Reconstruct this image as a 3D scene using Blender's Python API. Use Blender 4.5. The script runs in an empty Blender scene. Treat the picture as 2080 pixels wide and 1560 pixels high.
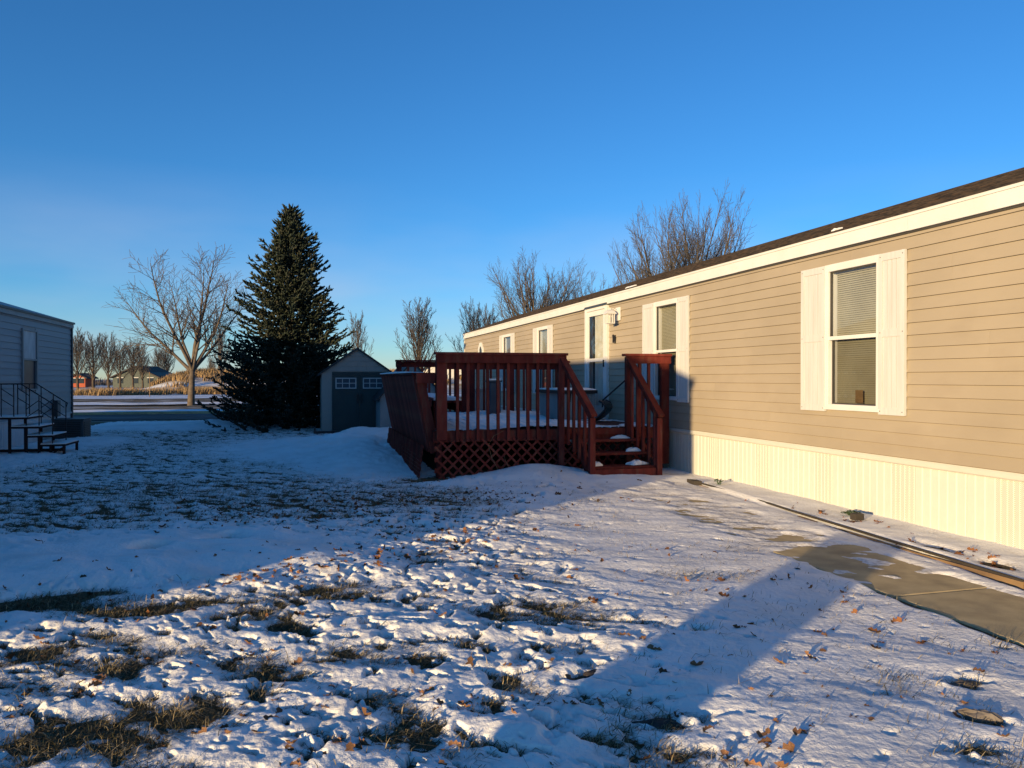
import bpy, math, random
import numpy as np
from mathutils import Vector, Matrix

R = math.radians
random.seed(11)
RNG = np.random.default_rng(11)
S = bpy.context.scene
COL = S.collection

# ------------------------------------------------------------------ camera
CAM_Z = 1.49
YAW = R(15.4)
cam_d = bpy.data.cameras.new("camera")
cam = bpy.data.objects.new("camera", cam_d)
COL.objects.link(cam)
cam_d.sensor_fit = 'HORIZONTAL'
cam_d.sensor_width = 36.0
cam_d.lens = 36.0 * 1562 / 2080
cam_d.clip_start = 0.05
cam_d.clip_end = 3000
cam.location = (0, 0, CAM_Z)
cam.rotation_euler = (R(90 - 0.40), 0, -YAW)
S.camera = cam

# ------------------------------------------------------------------ sky
SUN_EL = R(5.9)
SUN_TRAVEL = Vector((0.80, 0.60, -math.tan(SUN_EL))).normalized()   # direction the light travels
world = bpy.data.worlds.new("World")
S.world = world
world.use_nodes = True
wt = world.node_tree
wt.nodes.clear()
w_out = wt.nodes.new("ShaderNodeOutputWorld")
w_bg = wt.nodes.new("ShaderNodeBackground")
w_sky = wt.nodes.new("ShaderNodeTexSky")
w_sky.sky_type = 'NISHITA'
w_sky.sun_disc = False
w_sky.sun_elevation = SUN_EL
w_sky.sun_rotation = math.atan2(-0.80, -0.60)      # towards the sun: (-0.8, -0.6)
w_sky.altitude = 300
w_sky.air_density = 0.88
w_sky.dust_density = 0.0
w_sky.ozone_density = 4.4
w_hs = wt.nodes.new("ShaderNodeHueSaturation")
w_hs.inputs['Saturation'].default_value = 1.045
w_bg.inputs['Strength'].default_value = 0.15
wt.links.new(w_sky.outputs[0], w_hs.inputs['Color'])
# thin mauve-grey veils of cloud low over the horizon
w_tc = wt.nodes.new("ShaderNodeTexCoord")
w_mp = wt.nodes.new("ShaderNodeMapping")
w_mp.inputs['Scale'].default_value = (2.2, 2.2, 7.5)
w_ns = wt.nodes.new("ShaderNodeTexNoise")
w_ns.inputs['Scale'].default_value = 1.6
w_ns.inputs['Detail'].default_value = 4.0
w_ns.inputs['Roughness'].default_value = 0.45
w_rm = wt.nodes.new("ShaderNodeMapRange")
w_rm.inputs[1].default_value = 0.36
w_rm.inputs[2].default_value = 0.72
w_rm.inputs[3].default_value = 0.0
w_rm.inputs[4].default_value = 0.60
w_sep = wt.nodes.new("ShaderNodeSeparateXYZ")
w_rz = wt.nodes.new("ShaderNodeMapRange")
w_rz.inputs[1].default_value = 0.02
w_rz.inputs[2].default_value = 0.25
w_rz.inputs[3].default_value = 1.0
w_rz.inputs[4].default_value = 0.0
w_mul = wt.nodes.new("ShaderNodeMath")
w_mul.operation = 'MULTIPLY'
w_mix = wt.nodes.new("ShaderNodeMixRGB")
w_mix.inputs[2].default_value = (2.15, 2.35, 2.95, 1)
L = wt.links.new
L(w_tc.outputs['Generated'], w_mp.inputs[0])
L(w_mp.outputs[0], w_ns.inputs['Vector'])
L(w_ns.outputs[0], w_rm.inputs[0])
L(w_tc.outputs['Generated'], w_sep.inputs[0])
L(w_sep.outputs[2], w_rz.inputs[0])
L(w_rm.outputs[0], w_mul.inputs[0])
L(w_rz.outputs[0], w_mul.inputs[1])
L(w_mul.outputs[0], w_mix.inputs[0])
L(w_hs.outputs[0], w_mix.inputs[1])
L(w_mix.outputs[0], w_bg.inputs['Color'])
L(w_bg.outputs[0], w_out.inputs[0])

# ------------------------------------------------------------------ sun
sun_d = bpy.data.lights.new("sun", 'SUN')
sun_d.energy = 4.5
sun_d.angle = R(0.53)
sun_d.color = (1.0, 0.73, 0.385)
sun = bpy.data.objects.new("sun", sun_d)
COL.objects.link(sun)
sun.rotation_euler = SUN_TRAVEL.to_track_quat('-Z', 'Y').to_euler()
sun.location = (-40, -30, 30)

S.view_settings.view_transform = 'Standard'
S.view_settings.look = 'None'
S.view_settings.exposure = 0.75
S.view_settings.gamma = 1.0
S.view_settings.use_curve_mapping = False

# ================================================================== helpers
def tag(o, label=None, cat=None, group=None, kind=None):
    if label: o["label"] = label
    if cat: o["category"] = cat
    if group: o["group"] = group
    if kind: o["kind"] = kind
    return o

def link(o, parent=None, world_style=True):
    COL.objects.link(o)
    if parent is not None:
        o.parent = parent
        if world_style and parent.parent is None:
            o.matrix_parent_inverse = parent.matrix_basis.inverted()
    return o

def empty(name, loc=(0, 0, 0), rz=0.0):
    o = bpy.data.objects.new(name, None)
    o.empty_display_size = 0.2
    COL.objects.link(o)
    o.matrix_basis = Matrix.Translation(loc) @ Matrix.Rotation(rz, 4, 'Z')
    return o

class MB:
    """collects faces, builds ONE mesh object"""
    def __init__(s):
        s.v = []; s.f = []
    def quad(s, a, b, c, d):
        n = len(s.v); s.v += [a, b, c, d]; s.f.append((n, n+1, n+2, n+3)); return s
    def tri(s, a, b, c):
        n = len(s.v); s.v += [a, b, c]; s.f.append((n, n+1, n+2)); return s
    def box(s, x0, x1, y0, y1, z0, z1):
        n = len(s.v)
        s.v += [(x0,y0,z0),(x1,y0,z0),(x1,y1,z0),(x0,y1,z0),(x0,y0,z1),(x1,y0,z1),(x1,y1,z1),(x0,y1,z1)]
        for q in ((0,3,2,1),(4,5,6,7),(0,1,5,4),(1,2,6,5),(2,3,7,6),(3,0,4,7)):
            s.f.append(tuple(n+i for i in q))
        return s
    def beam(s, p0, p1, w, h, up=(0, 0, 1)):
        """rectangular bar from p0 to p1, w sideways, h along up"""
        p0 = Vector(p0); p1 = Vector(p1); d = (p1-p0).normalized()
        side = d.cross(Vector(up)).normalized(); u = side.cross(d).normalized()
        n = len(s.v)
        for p in (p0, p1):
            for a, b in ((-1,-1),(1,-1),(1,1),(-1,1)):
                s.v.append(tuple(p + side*a*w/2 + u*b*h/2))
        for q in ((0,3,2,1),(4,5,6,7),(0,1,5,4),(1,2,6,5),(2,3,7,6),(3,0,4,7)):
            s.f.append(tuple(n+i for i in q))
        return s
    def tube(s, pts, rad, n=8, cap=True):
        pts = [Vector(p) for p in pts]
        if not isinstance(rad, (list, tuple)): rad = [rad]*len(pts)
        rings = []
        for i, p in enumerate(pts):
            d = (pts[min(i+1, len(pts)-1)] - pts[max(i-1, 0)]).normalized()
            a = Vector((0,0,1)) if abs(d.z) < .9 else Vector((1,0,0))
            u = d.cross(a).normalized(); w = d.cross(u).normalized()
            b = len(s.v)
            for k in range(n):
                t = 2*math.pi*k/n
                s.v.append(tuple(p + (u*math.cos(t) + w*math.sin(t))*rad[i]))
            rings.append(b)
        for i in range(len(rings)-1):
            for k in range(n):
                s.f.append((rings[i]+k, rings[i]+(k+1) % n, rings[i+1]+(k+1) % n, rings[i+1]+k))
        if cap:
            s.f.append(tuple(rings[0]+k for k in reversed(range(n))))
            s.f.append(tuple(rings[-1]+k for k in range(n)))
        return s
    def prism(s, poly, axis, a0, a1):
        """poly: 2-D points; axis 'x','y','z' extruded a0..a1"""
        n = len(s.v); m = len(poly)
        for a in (a0, a1):
            for p, q in poly:
                s.v.append((a,p,q) if axis == 'x' else (p,a,q) if axis == 'y' else (p,q,a))
        s.f.append(tuple(range(n+m-1, n-1, -1))); s.f.append(tuple(range(n+m, n+2*m)))
        for k in range(m):
            s.f.append((n+k, n+(k+1) % m, n+m+(k+1) % m, n+m+k))
        return s
    def mesh(s, name, mat=None, smooth=False):
        me = bpy.data.meshes.new(name)
        me.from_pydata(s.v, [], s.f)
        me.validate()
        if mat: me.materials.append(mat)
        if smooth: me.polygons.foreach_set("use_smooth", [True]*len(me.polygons))
        me.update()
        return me
    def build(s, name, mat, parent=None, smooth=False, bevel=0.0):
        o = bpy.data.objects.new(name, s.mesh(name, mat, smooth))
        link(o, parent)
        if bevel:
            b = o.modifiers.new("edge", 'BEVEL'); b.width = bevel; b.segments = 2; b.limit_method = 'ANGLE'
        return o

def place(name, me, loc, parent=None, rot=None, scale=None):
    o = bpy.data.objects.new(name, me)
    link(o, parent)
    o.location = loc
    if rot: o.rotation_euler = rot
    if scale: o.scale = scale
    return o

def np_mesh(name, V, F, mat=None, smooth=True, attr=None):
    """V (n,3), F (m,k) arrays"""
    me = bpy.data.meshes.new(name)
    V = np.asarray(V, np.float32); F = np.asarray(F, np.int32)
    m, k = F.shape
    me.vertices.add(len(V)); me.vertices.foreach_set("co", V.ravel())
    me.loops.add(m*k); me.loops.foreach_set("vertex_index", F.ravel())
    me.polygons.add(m)
    me.polygons.foreach_set("loop_start", np.arange(0, m*k, k, dtype=np.int32))
    me.polygons.foreach_set("loop_total", np.full(m, k, np.int32))
    if smooth: me.polygons.foreach_set("use_smooth", np.ones(m, bool))
    if attr is not None:
        for an, av in attr.items():
            a = me.attributes.new(an, 'FLOAT', 'POINT')
            a.data.foreach_set("value", np.asarray(av, np.float32))
    me.update(calc_edges=True)
    if mat: me.materials.append(mat)
    return me

# ------------------------------------------------------------------ materials
def node_mat(name):
    m = bpy.data.materials.new(name); m.use_nodes = True
    nt = m.node_tree; b = nt.nodes["Principled BSDF"]
    return m, nt, b

def pmat(name, c1, c2=None, scale=4.0, rough=0.7, spec=0.3, bump=0.0, bscale=None, stretch=(1,1,1), detail=6,
         metal=0.0, lo=0.35, hi=0.65, c3=None, scale3=1.0, amt3=0.5, obj_rand=0.0, coords='Object'):
    m, nt, b = node_mat(name)
    N = nt.nodes.new; Lk = nt.links.new
    b.inputs['Roughness'].default_value = rough
    b.inputs['Specular IOR Level'].default_value = spec
    b.inputs['Metallic'].default_value = metal
    c2 = c2 or tuple(min(1, x*0.82) for x in c1)
    if coords == 'World':
        geo = N("ShaderNodeNewGeometry"); src = geo.outputs['Position']
    else:
        tc = N("ShaderNodeTexCoord"); src = tc.outputs['Object']
    mp = N("ShaderNodeMapping"); mp.inputs['Scale'].default_value = stretch
    Lk(src, mp.inputs[0])
    ns = N("ShaderNodeTexNoise"); ns.inputs['Scale'].default_value = scale; ns.inputs['Detail'].default_value = detail
    Lk(mp.outputs[0], ns.inputs['Vector'])
    mr = N("ShaderNodeMapRange"); mr.inputs[1].default_value = lo; mr.inputs[2].default_value = hi
    Lk(ns.outputs[0], mr.inputs[0])
    mx = N("ShaderNodeMixRGB"); mx.inputs[1].default_value = (*c1, 1); mx.inputs[2].default_value = (*c2, 1)
    Lk(mr.outputs[0], mx.inputs[0])
    col = mx.outputs[0]
    if c3:
        n3 = N("ShaderNodeTexNoise"); n3.inputs['Scale'].default_value = scale3; n3.inputs['Detail'].default_value = 5
        Lk(mp.outputs[0], n3.inputs['Vector'])
        r3 = N("ShaderNodeMapRange"); r3.inputs[1].default_value = 0.5; r3.inputs[2].default_value = 0.68; r3.inputs[4].default_value = amt3
        Lk(n3.outputs[0], r3.inputs[0])
        m3 = N("ShaderNodeMixRGB"); m3.inputs[2].default_value = (*c3, 1)
        Lk(r3.outputs[0], m3.inputs[0]); Lk(col, m3.inputs[1]); col = m3.outputs[0]
    if obj_rand:
        oi = N("ShaderNodeObjectInfo")
        rr = N("ShaderNodeMapRange"); rr.inputs[3].default_value = 1-obj_rand; rr.inputs[4].default_value = 1+obj_rand
        Lk(oi.outputs['Random'], rr.inputs[0])
        hv = N("ShaderNodeHueSaturation"); Lk(col, hv.inputs['Color']); Lk(rr.outputs[0], hv.inputs['Value']); col = hv.outputs[0]
    Lk(col, b.inputs['Base Color'])
    if bump:
        nb = N("ShaderNodeTexNoise"); nb.inputs['Scale'].default_value = bscale or scale*6; nb.inputs['Detail'].default_value = 8
        Lk(mp.outputs[0], nb.inputs['Vector'])
        bp = N("ShaderNodeBump"); bp.inputs['Strength'].default_value = 1.0; bp.inputs['Distance'].default_value = bump
        Lk(nb.outputs[0], bp.inputs['Height']); Lk(bp.outputs[0], b.inputs['Normal'])
    return m

def attr_mat(name, c1, c2, rough=0.8, spec=0.15, attr="var", c3=None):
    m, nt, b = node_mat(name)
    N = nt.nodes.new; Lk = nt.links.new
    a = N("ShaderNodeAttribute"); a.attribute_name = attr
    r = N("ShaderNodeValToRGB")
    r.color_ramp.elements[0].color = (*c1, 1); r.color_ramp.elements[1].color = (*c2, 1)
    if c3:
        e = r.color_ramp.elements.new(0.6); e.color = (*c3, 1)
    Lk(a.outputs['Fac'], r.inputs[0]); Lk(r.outputs[0], b.inputs['Base Color'])
    b.inputs['Roughness'].default_value = rough; b.inputs['Specular IOR Level'].default_value = spec
    return m

def glass_mat(name, tint=(0.9, 0.92, 0.92), refl=0.14):
    m = bpy.data.materials.new(name); m.use_nodes = True
    nt = m.node_tree; nt.nodes.clear()
    N = nt.nodes.new; Lk = nt.links.new
    out = N("ShaderNodeOutputMaterial"); mix = N("ShaderNodeMixShader"); tr = N("ShaderNodeBsdfTransparent"); gl = N("ShaderNodeBsdfGlossy")
    lw0 = N("ShaderNodeLayerWeight"); lw0.inputs[0].default_value = 0.5
    lw = N("ShaderNodeMath"); lw.operation = 'POWER'; lw.inputs[1].default_value = 3.5
    Lk(lw0.outputs['Facing'], lw.inputs[0])
    ad = N("ShaderNodeMath"); ad.operation = 'MULTIPLY_ADD'; ad.inputs[1].default_value = 0.75; ad.inputs[2].default_value = 0.06; ad.use_clamp = True
    tr.inputs[0].default_value = (*tint, 1); gl.inputs['Roughness'].default_value = 0.02; gl.inputs[0].default_value = (0.95, 0.97, 1, 1)
    Lk(lw.outputs[0], ad.inputs[0]); Lk(ad.outputs[0], mix.inputs[0]); Lk(tr.outputs[0], mix.inputs[1]); Lk(gl.outputs[0], mix.inputs[2]); Lk(mix.outputs[0], out.inputs[0])
    return m

M = {}
M['siding'] = pmat('tan_vinyl', (0.375, 0.312, 0.226), (0.328, 0.274, 0.198), scale=1.1, rough=0.55, spec=0.3, bump=0.004, bscale=1.7, stretch=(1, 0.55, 1.0), obj_rand=0.022, coords='World', c3=(0.30, 0.245, 0.175), scale3=3.0, amt3=0.35)
M['white'] = pmat('white_trim', (0.68, 0.67, 0.645), (0.63, 0.62, 0.59), scale=2.5, rough=0.5, spec=0.35, c3=(0.62, 0.58, 0.50), scale3=3.0, amt3=0.25)
M['shutter'] = pmat('white_shutter', (0.60, 0.585, 0.56), (0.53, 0.52, 0.495), scale=3, rough=0.55, bump=0.0008, bscale=40, stretch=(1, 6, 0.4))
M['rubber'] = pmat('dark_gasket', (0.06, 0.055, 0.05), rough=0.6)
M['blind'] = pmat('blind_slats', (0.44, 0.41, 0.31), (0.38, 0.35, 0.26), scale=3, rough=0.5)
M['interior'] = pmat('room_gap_shade', (0.15, 0.105, 0.07), rough=0.9)
M['curtain'] = pmat('brown_curtain', (0.16, 0.12, 0.07), (0.10, 0.08, 0.05), scale=5, rough=0.9, stretch=(1, 8, 0.3))
M['cream'] = pmat('cream_door', (0.72, 0.68, 0.56), rough=0.5)
M['glass'] = glass_mat('window_glass')
M['screen_glass'] = glass_mat('screened_glass', (0.66, 0.67, 0.65))
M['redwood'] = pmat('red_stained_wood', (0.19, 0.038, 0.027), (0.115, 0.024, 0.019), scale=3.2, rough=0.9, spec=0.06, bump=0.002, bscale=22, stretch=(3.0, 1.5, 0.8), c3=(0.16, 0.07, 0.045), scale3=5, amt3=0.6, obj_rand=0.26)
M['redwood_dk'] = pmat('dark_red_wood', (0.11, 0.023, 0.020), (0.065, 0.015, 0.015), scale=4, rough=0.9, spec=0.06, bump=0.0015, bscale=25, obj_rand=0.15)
M['deckfloor'] = pmat('deck_floor_wood', (0.11, 0.035, 0.026), (0.08, 0.028, 0.022), scale=4, rough=0.8, bump=0.001, obj_rand=0.15)
M['shingle'] = pmat('asphalt_shingle', (0.060, 0.046, 0.038), (0.024, 0.021, 0.021), scale=3.0, rough=0.92, spec=0.1, stretch=(7, 3, 7), bump=0.004, bscale=40, c3=(0.095, 0.06, 0.04), scale3=2.5, amt3=0.6, lo=0.4, hi=0.6)
M['black'] = pmat('black_paint', (0.018, 0.018, 0.02), rough=0.5)
M['black_plastic'] = pmat('black_plastic', (0.02, 0.02, 0.022), rough=0.4, spec=0.4)
M['iron'] = pmat('dark_iron', (0.03, 0.03, 0.035), rough=0.5, metal=0.6)
M['concrete'] = pmat('old_concrete', (0.55, 0.43, 0.235), (0.42, 0.325, 0.18), scale=5, rough=0.92, spec=0.15, bump=0.003, bscale=130, c3=(0.20, 0.165, 0.115), scale3=2.2, amt3=0.45, coords='World')
M['asphalt'] = pmat('asphalt_road', (0.075, 0.072, 0.07), (0.05, 0.048, 0.048), scale=0.8, rough=0.85, spec=0.25, bump=0.003, bscale=60, c3=(0.22, 0.22, 0.23), scale3=0.35, amt3=0.4, coords='World')
M['timber'] = pmat('edging_timber', (0.30, 0.19, 0.09), (0.16, 0.10, 0.055), scale=4, rough=0.85, bump=0.003, stretch=(3, 0.5, 3))
M['edging_top'] = pmat('edging_weathered', (0.05, 0.042, 0.034), rough=0.9, bump=0.003)
M['bark'] = pmat('tree_bark', (0.115, 0.088, 0.066), (0.07, 0.054, 0.042), scale=5, rough=0.9, spec=0.1, bump=0.01, bscale=12, stretch=(1, 1, 0.3), coords='World')
M['bark_grey'] = pmat('grey_bark', (0.15, 0.12, 0.095), (0.09, 0.072, 0.058), scale=5, rough=0.9, spec=0.1, coords='World')
M['twig'] = pmat('twigs', (0.115, 0.102, 0.094), (0.080, 0.072, 0.067), scale=1, rough=0.9, spec=0.1, coords='World')
M['leaf'] = pmat('oak_leaf', (0.235, 0.122, 0.060), (0.115, 0.060, 0.035), scale=20, rough=0.75, spec=0.2, obj_rand=0.55)
M['leafmass'] = attr_mat('oak_leaves', (0.085, 0.04, 0.022), (0.25, 0.11, 0.045))
M['grass'] = attr_mat('dead_grass', (0.048, 0.050, 0.026), (0.42, 0.33, 0.19), c3=(0.14, 0.112, 0.060))
M['prairie'] = attr_mat('prairie_grass', (0.21, 0.145, 0.08), (0.44, 0.30, 0.15), c3=(0.30, 0.20, 0.105))
M['brush'] = attr_mat('brushwood', (0.06, 0.052, 0.045), (0.13, 0.10, 0.08))
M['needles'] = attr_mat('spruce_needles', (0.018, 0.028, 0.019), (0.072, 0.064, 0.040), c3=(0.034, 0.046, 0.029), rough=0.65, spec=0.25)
M['shed_wall'] = pmat('taupe_resin', (0.28, 0.265, 0.235), (0.25, 0.235, 0.21), scale=4, rough=0.6, bump=0.002, bscale=25, stretch=(1, 1, 0.4))
M['shed_door'] = pmat('dark_green_resin', (0.022, 0.040, 0.040), (0.017, 0.032, 0.033), scale=4, rough=0.5)
M['shed_roof'] = pmat('dark_resin_roof', (0.03, 0.032, 0.034), rough=0.6)
M['shed_trim'] = pmat('pale_resin', (0.42, 0.42, 0.40), rough=0.5)
M['grey_siding'] = pmat('grey_vinyl', (0.265, 0.28, 0.29), (0.235, 0.25, 0.26), scale=3, rough=0.55, stretch=(1, 0.1, 1), obj_rand=0.05)
M['grey_trim'] = pmat('grey_trim', (0.22, 0.24, 0.25), rough=0.5)
M['dark_trim'] = pmat('dark_trim', (0.05, 0.06, 0.07), rough=0.5)
M['grey_skirt'] = pmat('pale_skirt', (0.58, 0.58, 0.57), (0.52, 0.52, 0.51), scale=3, rough=0.55)
M['metal_roof'] = pmat('grey_metal_roof', (0.30, 0.31, 0.32), rough=0.5, metal=0.3)
M['ac'] = pmat('slate_metal', (0.055, 0.065, 0.07), rough=0.5)
M['grey_resin'] = pmat('grey_resin', (0.23, 0.25, 0.25), (0.19, 0.21, 0.21), scale=3, rough=0.6)
M['yellow'] = pmat('yellow_plastic', (0.50, 0.36, 0.02), rough=0.45)
M['blue_plastic'] = pmat('dark_blue_plastic', (0.035, 0.055, 0.075), rough=0.5)
M['far_green'] = pmat('far_green_wall', (0.10, 0.115, 0.10), rough=0.8)
M['far_red'] = pmat('far_red_wall', (0.42, 0.10, 0.05), rough=0.8)
M['far_white'] = pmat('far_white_wall', (0.62, 0.6, 0.56), rough=0.8)
M['far_roof'] = pmat('far_roof', (0.07, 0.06, 0.055), rough=0.9)
M['barkpiece'] = pmat('fallen_bark', (0.075, 0.06, 0.055), (0.035, 0.03, 0.03), scale=14, rough=0.95, bump=0.006, bscale=30)
M['stone'] = pmat('field_stone', (0.20, 0.17, 0.14), (0.11, 0.09, 0.075), scale=9, rough=0.9, bump=0.004)
M['greenplant'] = pmat('green_plant', (0.06, 0.10, 0.045), rough=0.7)

# cream ribbed skirting, with rows of small vent holes between the ribs of the vented panels
def skirt_mat(name, vented):
    m, nt, b = node_mat(name)
    N = nt.nodes.new; Lk = nt.links.new
    b.inputs['Roughness'].default_value = 0.5; b.inputs['Specular IOR Level'].default_value = 0.3
    c = (0.62, 0.60, 0.53)
    if not vented:
        tc = N("ShaderNodeTexCoord"); ns = N("ShaderNodeTexNoise"); ns.inputs['Scale'].default_value = 4
        mx = N("ShaderNodeMixRGB"); mx.inputs[1].default_value = (*c, 1); mx.inputs[2].default_value = (0.55, 0.53, 0.46, 1)
        Lk(tc.outputs['Object'], ns.inputs['Vector']); Lk(ns.outputs[0], mx.inputs[0]); Lk(mx.outputs[0], b.inputs['Base Color'])
        return m
    tc = N("ShaderNodeTexCoord")
    vo = N("ShaderNodeTexVoronoi"); vo.inputs['Scale'].default_value = 85; vo.inputs['Randomness'].default_value = 0.0
    mp = N("ShaderNodeMapping"); mp.inputs['Scale'].default_value = (0.0, 1, 1); mp.inputs['Rotation'].default_value = (R(45), 0, 0)
    Lk(tc.outputs['Object'], mp.inputs[0]); Lk(mp.outputs[0], vo.inputs['Vector'])
    lt = N("ShaderNodeMath"); lt.operation = 'LESS_THAN'; lt.inputs[1].default_value = 0.28
    Lk(vo.outputs['Distance'], lt.inputs[0])
    mx = N("ShaderNodeMixRGB"); mx.inputs[1].default_value = (*c, 1); mx.inputs[2].default_value = (0.30, 0.26, 0.19, 1)
    Lk(lt.outputs[0], mx.inputs[0]); Lk(mx.outputs[0], b.inputs['Base Color'])
    return m
M['skirt'] = skirt_mat('cream_skirting', False)
M['skirt_vent'] = skirt_mat('cream_vent_skirting', True)

def snow_mat():
    m, nt, b = node_mat('snow')
    N = nt.nodes.new; Lk = nt.links.new
    b.inputs['Roughness'].default_value = 0.75; b.inputs['Specular IOR Level'].default_value = 0.12
    geo = N("ShaderNodeNewGeometry")
    n1 = N("ShaderNodeTexNoise"); n1.inputs['Scale'].default_value = 2.3; n1.inputs['Detail'].default_value = 6
    n2 = N("ShaderNodeTexNoise"); n2.inputs['Scale'].default_value = 34; n2.inputs['Detail'].default_value = 7
    n3 = N("ShaderNodeTexNoise"); n3.inputs['Scale'].default_value = 150; n3.inputs['Detail'].default_value = 4
    for n in (n1, n2, n3): Lk(geo.outputs['Position'], n.inputs['Vector'])
    mx = N("ShaderNodeMixRGB"); mx.inputs[1].default_value = (0.88, 0.865, 0.83, 1); mx.inputs[2].default_value = (0.77, 0.745, 0.70, 1)
    mr = N("ShaderNodeMapRange"); mr.inputs[1].default_value = 0.42; mr.inputs[2].default_value = 0.72
    Lk(n1.outputs[0], mr.inputs[0]); Lk(mr.outputs[0], mx.inputs[0])
    # thin snow lets the brown turf tint through
    at = N("ShaderNodeAttribute"); at.attribute_name = "thin"
    m2 = N("ShaderNodeMixRGB"); m2.inputs[2].default_value = (0.40, 0.35, 0.28, 1)
    ml = N("ShaderNodeMath"); ml.operation = 'MULTIPLY'
    r2 = N("ShaderNodeMapRange"); r2.inputs[1].default_value = 0.35; r2.inputs[2].default_value = 0.65
    Lk(n2.outputs[0], r2.inputs[0]); Lk(at.outputs['Fac'], ml.inputs[0]); Lk(r2.outputs[0], ml.inputs[1])
    Lk(ml.outputs[0], m2.inputs[0]); Lk(mx.outputs[0], m2.inputs[1]); Lk(m2.outputs[0], b.inputs['Base Color'])
    ad = N("ShaderNodeMath"); ad.operation = 'ADD'
    sc = N("ShaderNodeMath"); sc.operation = 'MULTIPLY'; sc.inputs[1].default_value = 0.30
    Lk(n3.outputs[0], sc.inputs[0]); Lk(n2.outputs[0], ad.inputs[0]); Lk(sc.outputs[0], ad.inputs[1])
    bp = N("ShaderNodeBump"); bp.inputs['Strength'].default_value = 1.0; bp.inputs['Distance'].default_value = 0.009
    Lk(ad.outputs[0], bp.inputs['Height']); Lk(bp.outputs[0], b.inputs['Normal'])
    return m
M['snow'] = snow_mat()

def mixed_mat(name, ca, cb, scale, stretch, lo, hi, bump=0.02, cc=None):
    """two ground covers broken up by noise in world space"""
    m, nt, b = node_mat(name)
    N = nt.nodes.new; Lk = nt.links.new
    b.inputs['Roughness'].default_value = 0.9; b.inputs['Specular IOR Level'].default_value = 0.1
    geo = N("ShaderNodeNewGeometry"); mp = N("ShaderNodeMapping"); mp.inputs['Scale'].default_value = stretch
    Lk(geo.outputs['Position'], mp.inputs[0])
    n1 = N("ShaderNodeTexNoise"); n1.inputs['Scale'].default_value = scale; n1.inputs['Detail'].default_value = 9; n1.inputs['Roughness'].default_value = 0.62
    Lk(mp.outputs[0], n1.inputs['Vector'])
    mr = N("ShaderNodeMapRange"); mr.inputs[1].default_value = lo; mr.inputs[2].default_value = hi
    Lk(n1.outputs[0], mr.inputs[0])
    n2 = N("ShaderNodeTexNoise"); n2.inputs['Scale'].default_value = scale*5; n2.inputs['Detail'].default_value = 6
    Lk(mp.outputs[0], n2.inputs['Vector'])
    mg = N("ShaderNodeMixRGB"); mg.inputs[1].default_value = (*cb, 1); mg.inputs[2].default_value = (*(cc or tuple(x*0.55 for x in cb)), 1)
    r2 = N("ShaderNodeMapRange"); r2.inputs[1].default_value = 0.38; r2.inputs[2].default_value = 0.62
    Lk(n2.outputs[0], r2.inputs[0]); Lk(r2.outputs[0], mg.inputs[0])
    mx = N("ShaderNodeMixRGB"); mx.inputs[1].default_value = (*ca, 1)
    Lk(mr.outputs[0], mx.inputs[0]); Lk(mg.outputs[0], mx.inputs[2]); Lk(mx.outputs[0], b.inputs['Base Color'])
    bp = N("ShaderNodeBump"); bp.inputs['Distance'].default_value = bump; bp.inputs['Strength'].default_value = 1.0
    Lk(n2.outputs[0], bp.inputs['Height']); Lk(bp.outputs[0], b.inputs['Normal'])
    return m
SNOWC = (0.80, 0.81, 0.83)
M['turf'] = mixed_mat('dead_turf', (0.095, 0.075, 0.042), (0.055, 0.045, 0.028), 6, (1, 1, 1), 0.4, 0.62, 0.012, (0.16, 0.12, 0.06))
M['field'] = mixed_mat('snowy_field', SNOWC, (0.34, 0.25, 0.14), 0.22, (0.45, 1.6, 1), 0.40, 0.60, 0.03)
M['verge'] = mixed_mat('brown_verge', SNOWC, (0.22, 0.165, 0.10), 0.55, (0.4, 1.4, 1), 0.30, 0.48, 0.05)
M['snowstrip'] = mixed_mat('roadside_snow', SNOWC, (0.30, 0.25, 0.18), 0.8, (0.4, 1.5, 1), 0.56, 0.72, 0.04)
M['prairie_soil'] = mixed_mat('prairie_ground', (0.46, 0.30, 0.14), (0.33, 0.20, 0.085), 0.5, (1, 1, 1), 0.4, 0.6, 0.1)

# ------------------------------------------------------------------ noise
PERM = RNG.permutation(256).astype(np.int32)
PERM = np.concatenate([PERM, PERM])
GA = RNG.uniform(0, 2*np.pi, 256); GX, GY = np.cos(GA), np.sin(GA)
def perlin(x, y, seed=0):
    x = np.asarray(x, float) + seed*17.31; y = np.asarray(y, float) - seed*9.77
    xi = np.floor(x).astype(np.int64); yi = np.floor(y).astype(np.int64)
    fx = x-xi; fy = y-yi; xi &= 255; yi &= 255
    u = fx*fx*fx*(fx*(fx*6-15)+10); v = fy*fy*fy*(fy*(fy*6-15)+10)
    def g(ix, iy, dx, dy):
        h = PERM[(PERM[ix & 255] + iy) & 255]
        return GX[h]*dx + GY[h]*dy
    a = g(xi, yi, fx, fy); b = g(xi+1, yi, fx-1, fy); c = g(xi, yi+1, fx, fy-1); d = g(xi+1, yi+1, fx-1, fy-1)
    return (a*(1-u)+b*u)*(1-v) + (c*(1-u)+d*u)*v
def fbm(x, y, o=4, seed=0, gain=0.5):
    s = 0; a = 1.0
    for i in range(o):
        s = s + a*perlin(x*2**i, y*2**i, seed+i*3); a *= gain
    return s
def sm(a, b, x):
    t = np.clip((x-a)/(b-a), 0, 1); return t*t*(3-2*t)
def blob(x, y, cx, cy, rx, ry, ang=0.0):
    c, s = math.cos(ang), math.sin(ang)
    dx, dy = x-cx, y-cy
    a = (dx*c+dy*s)/rx; b = (-dx*s+dy*c)/ry
    return np.exp(-(a*a+b*b))

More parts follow.
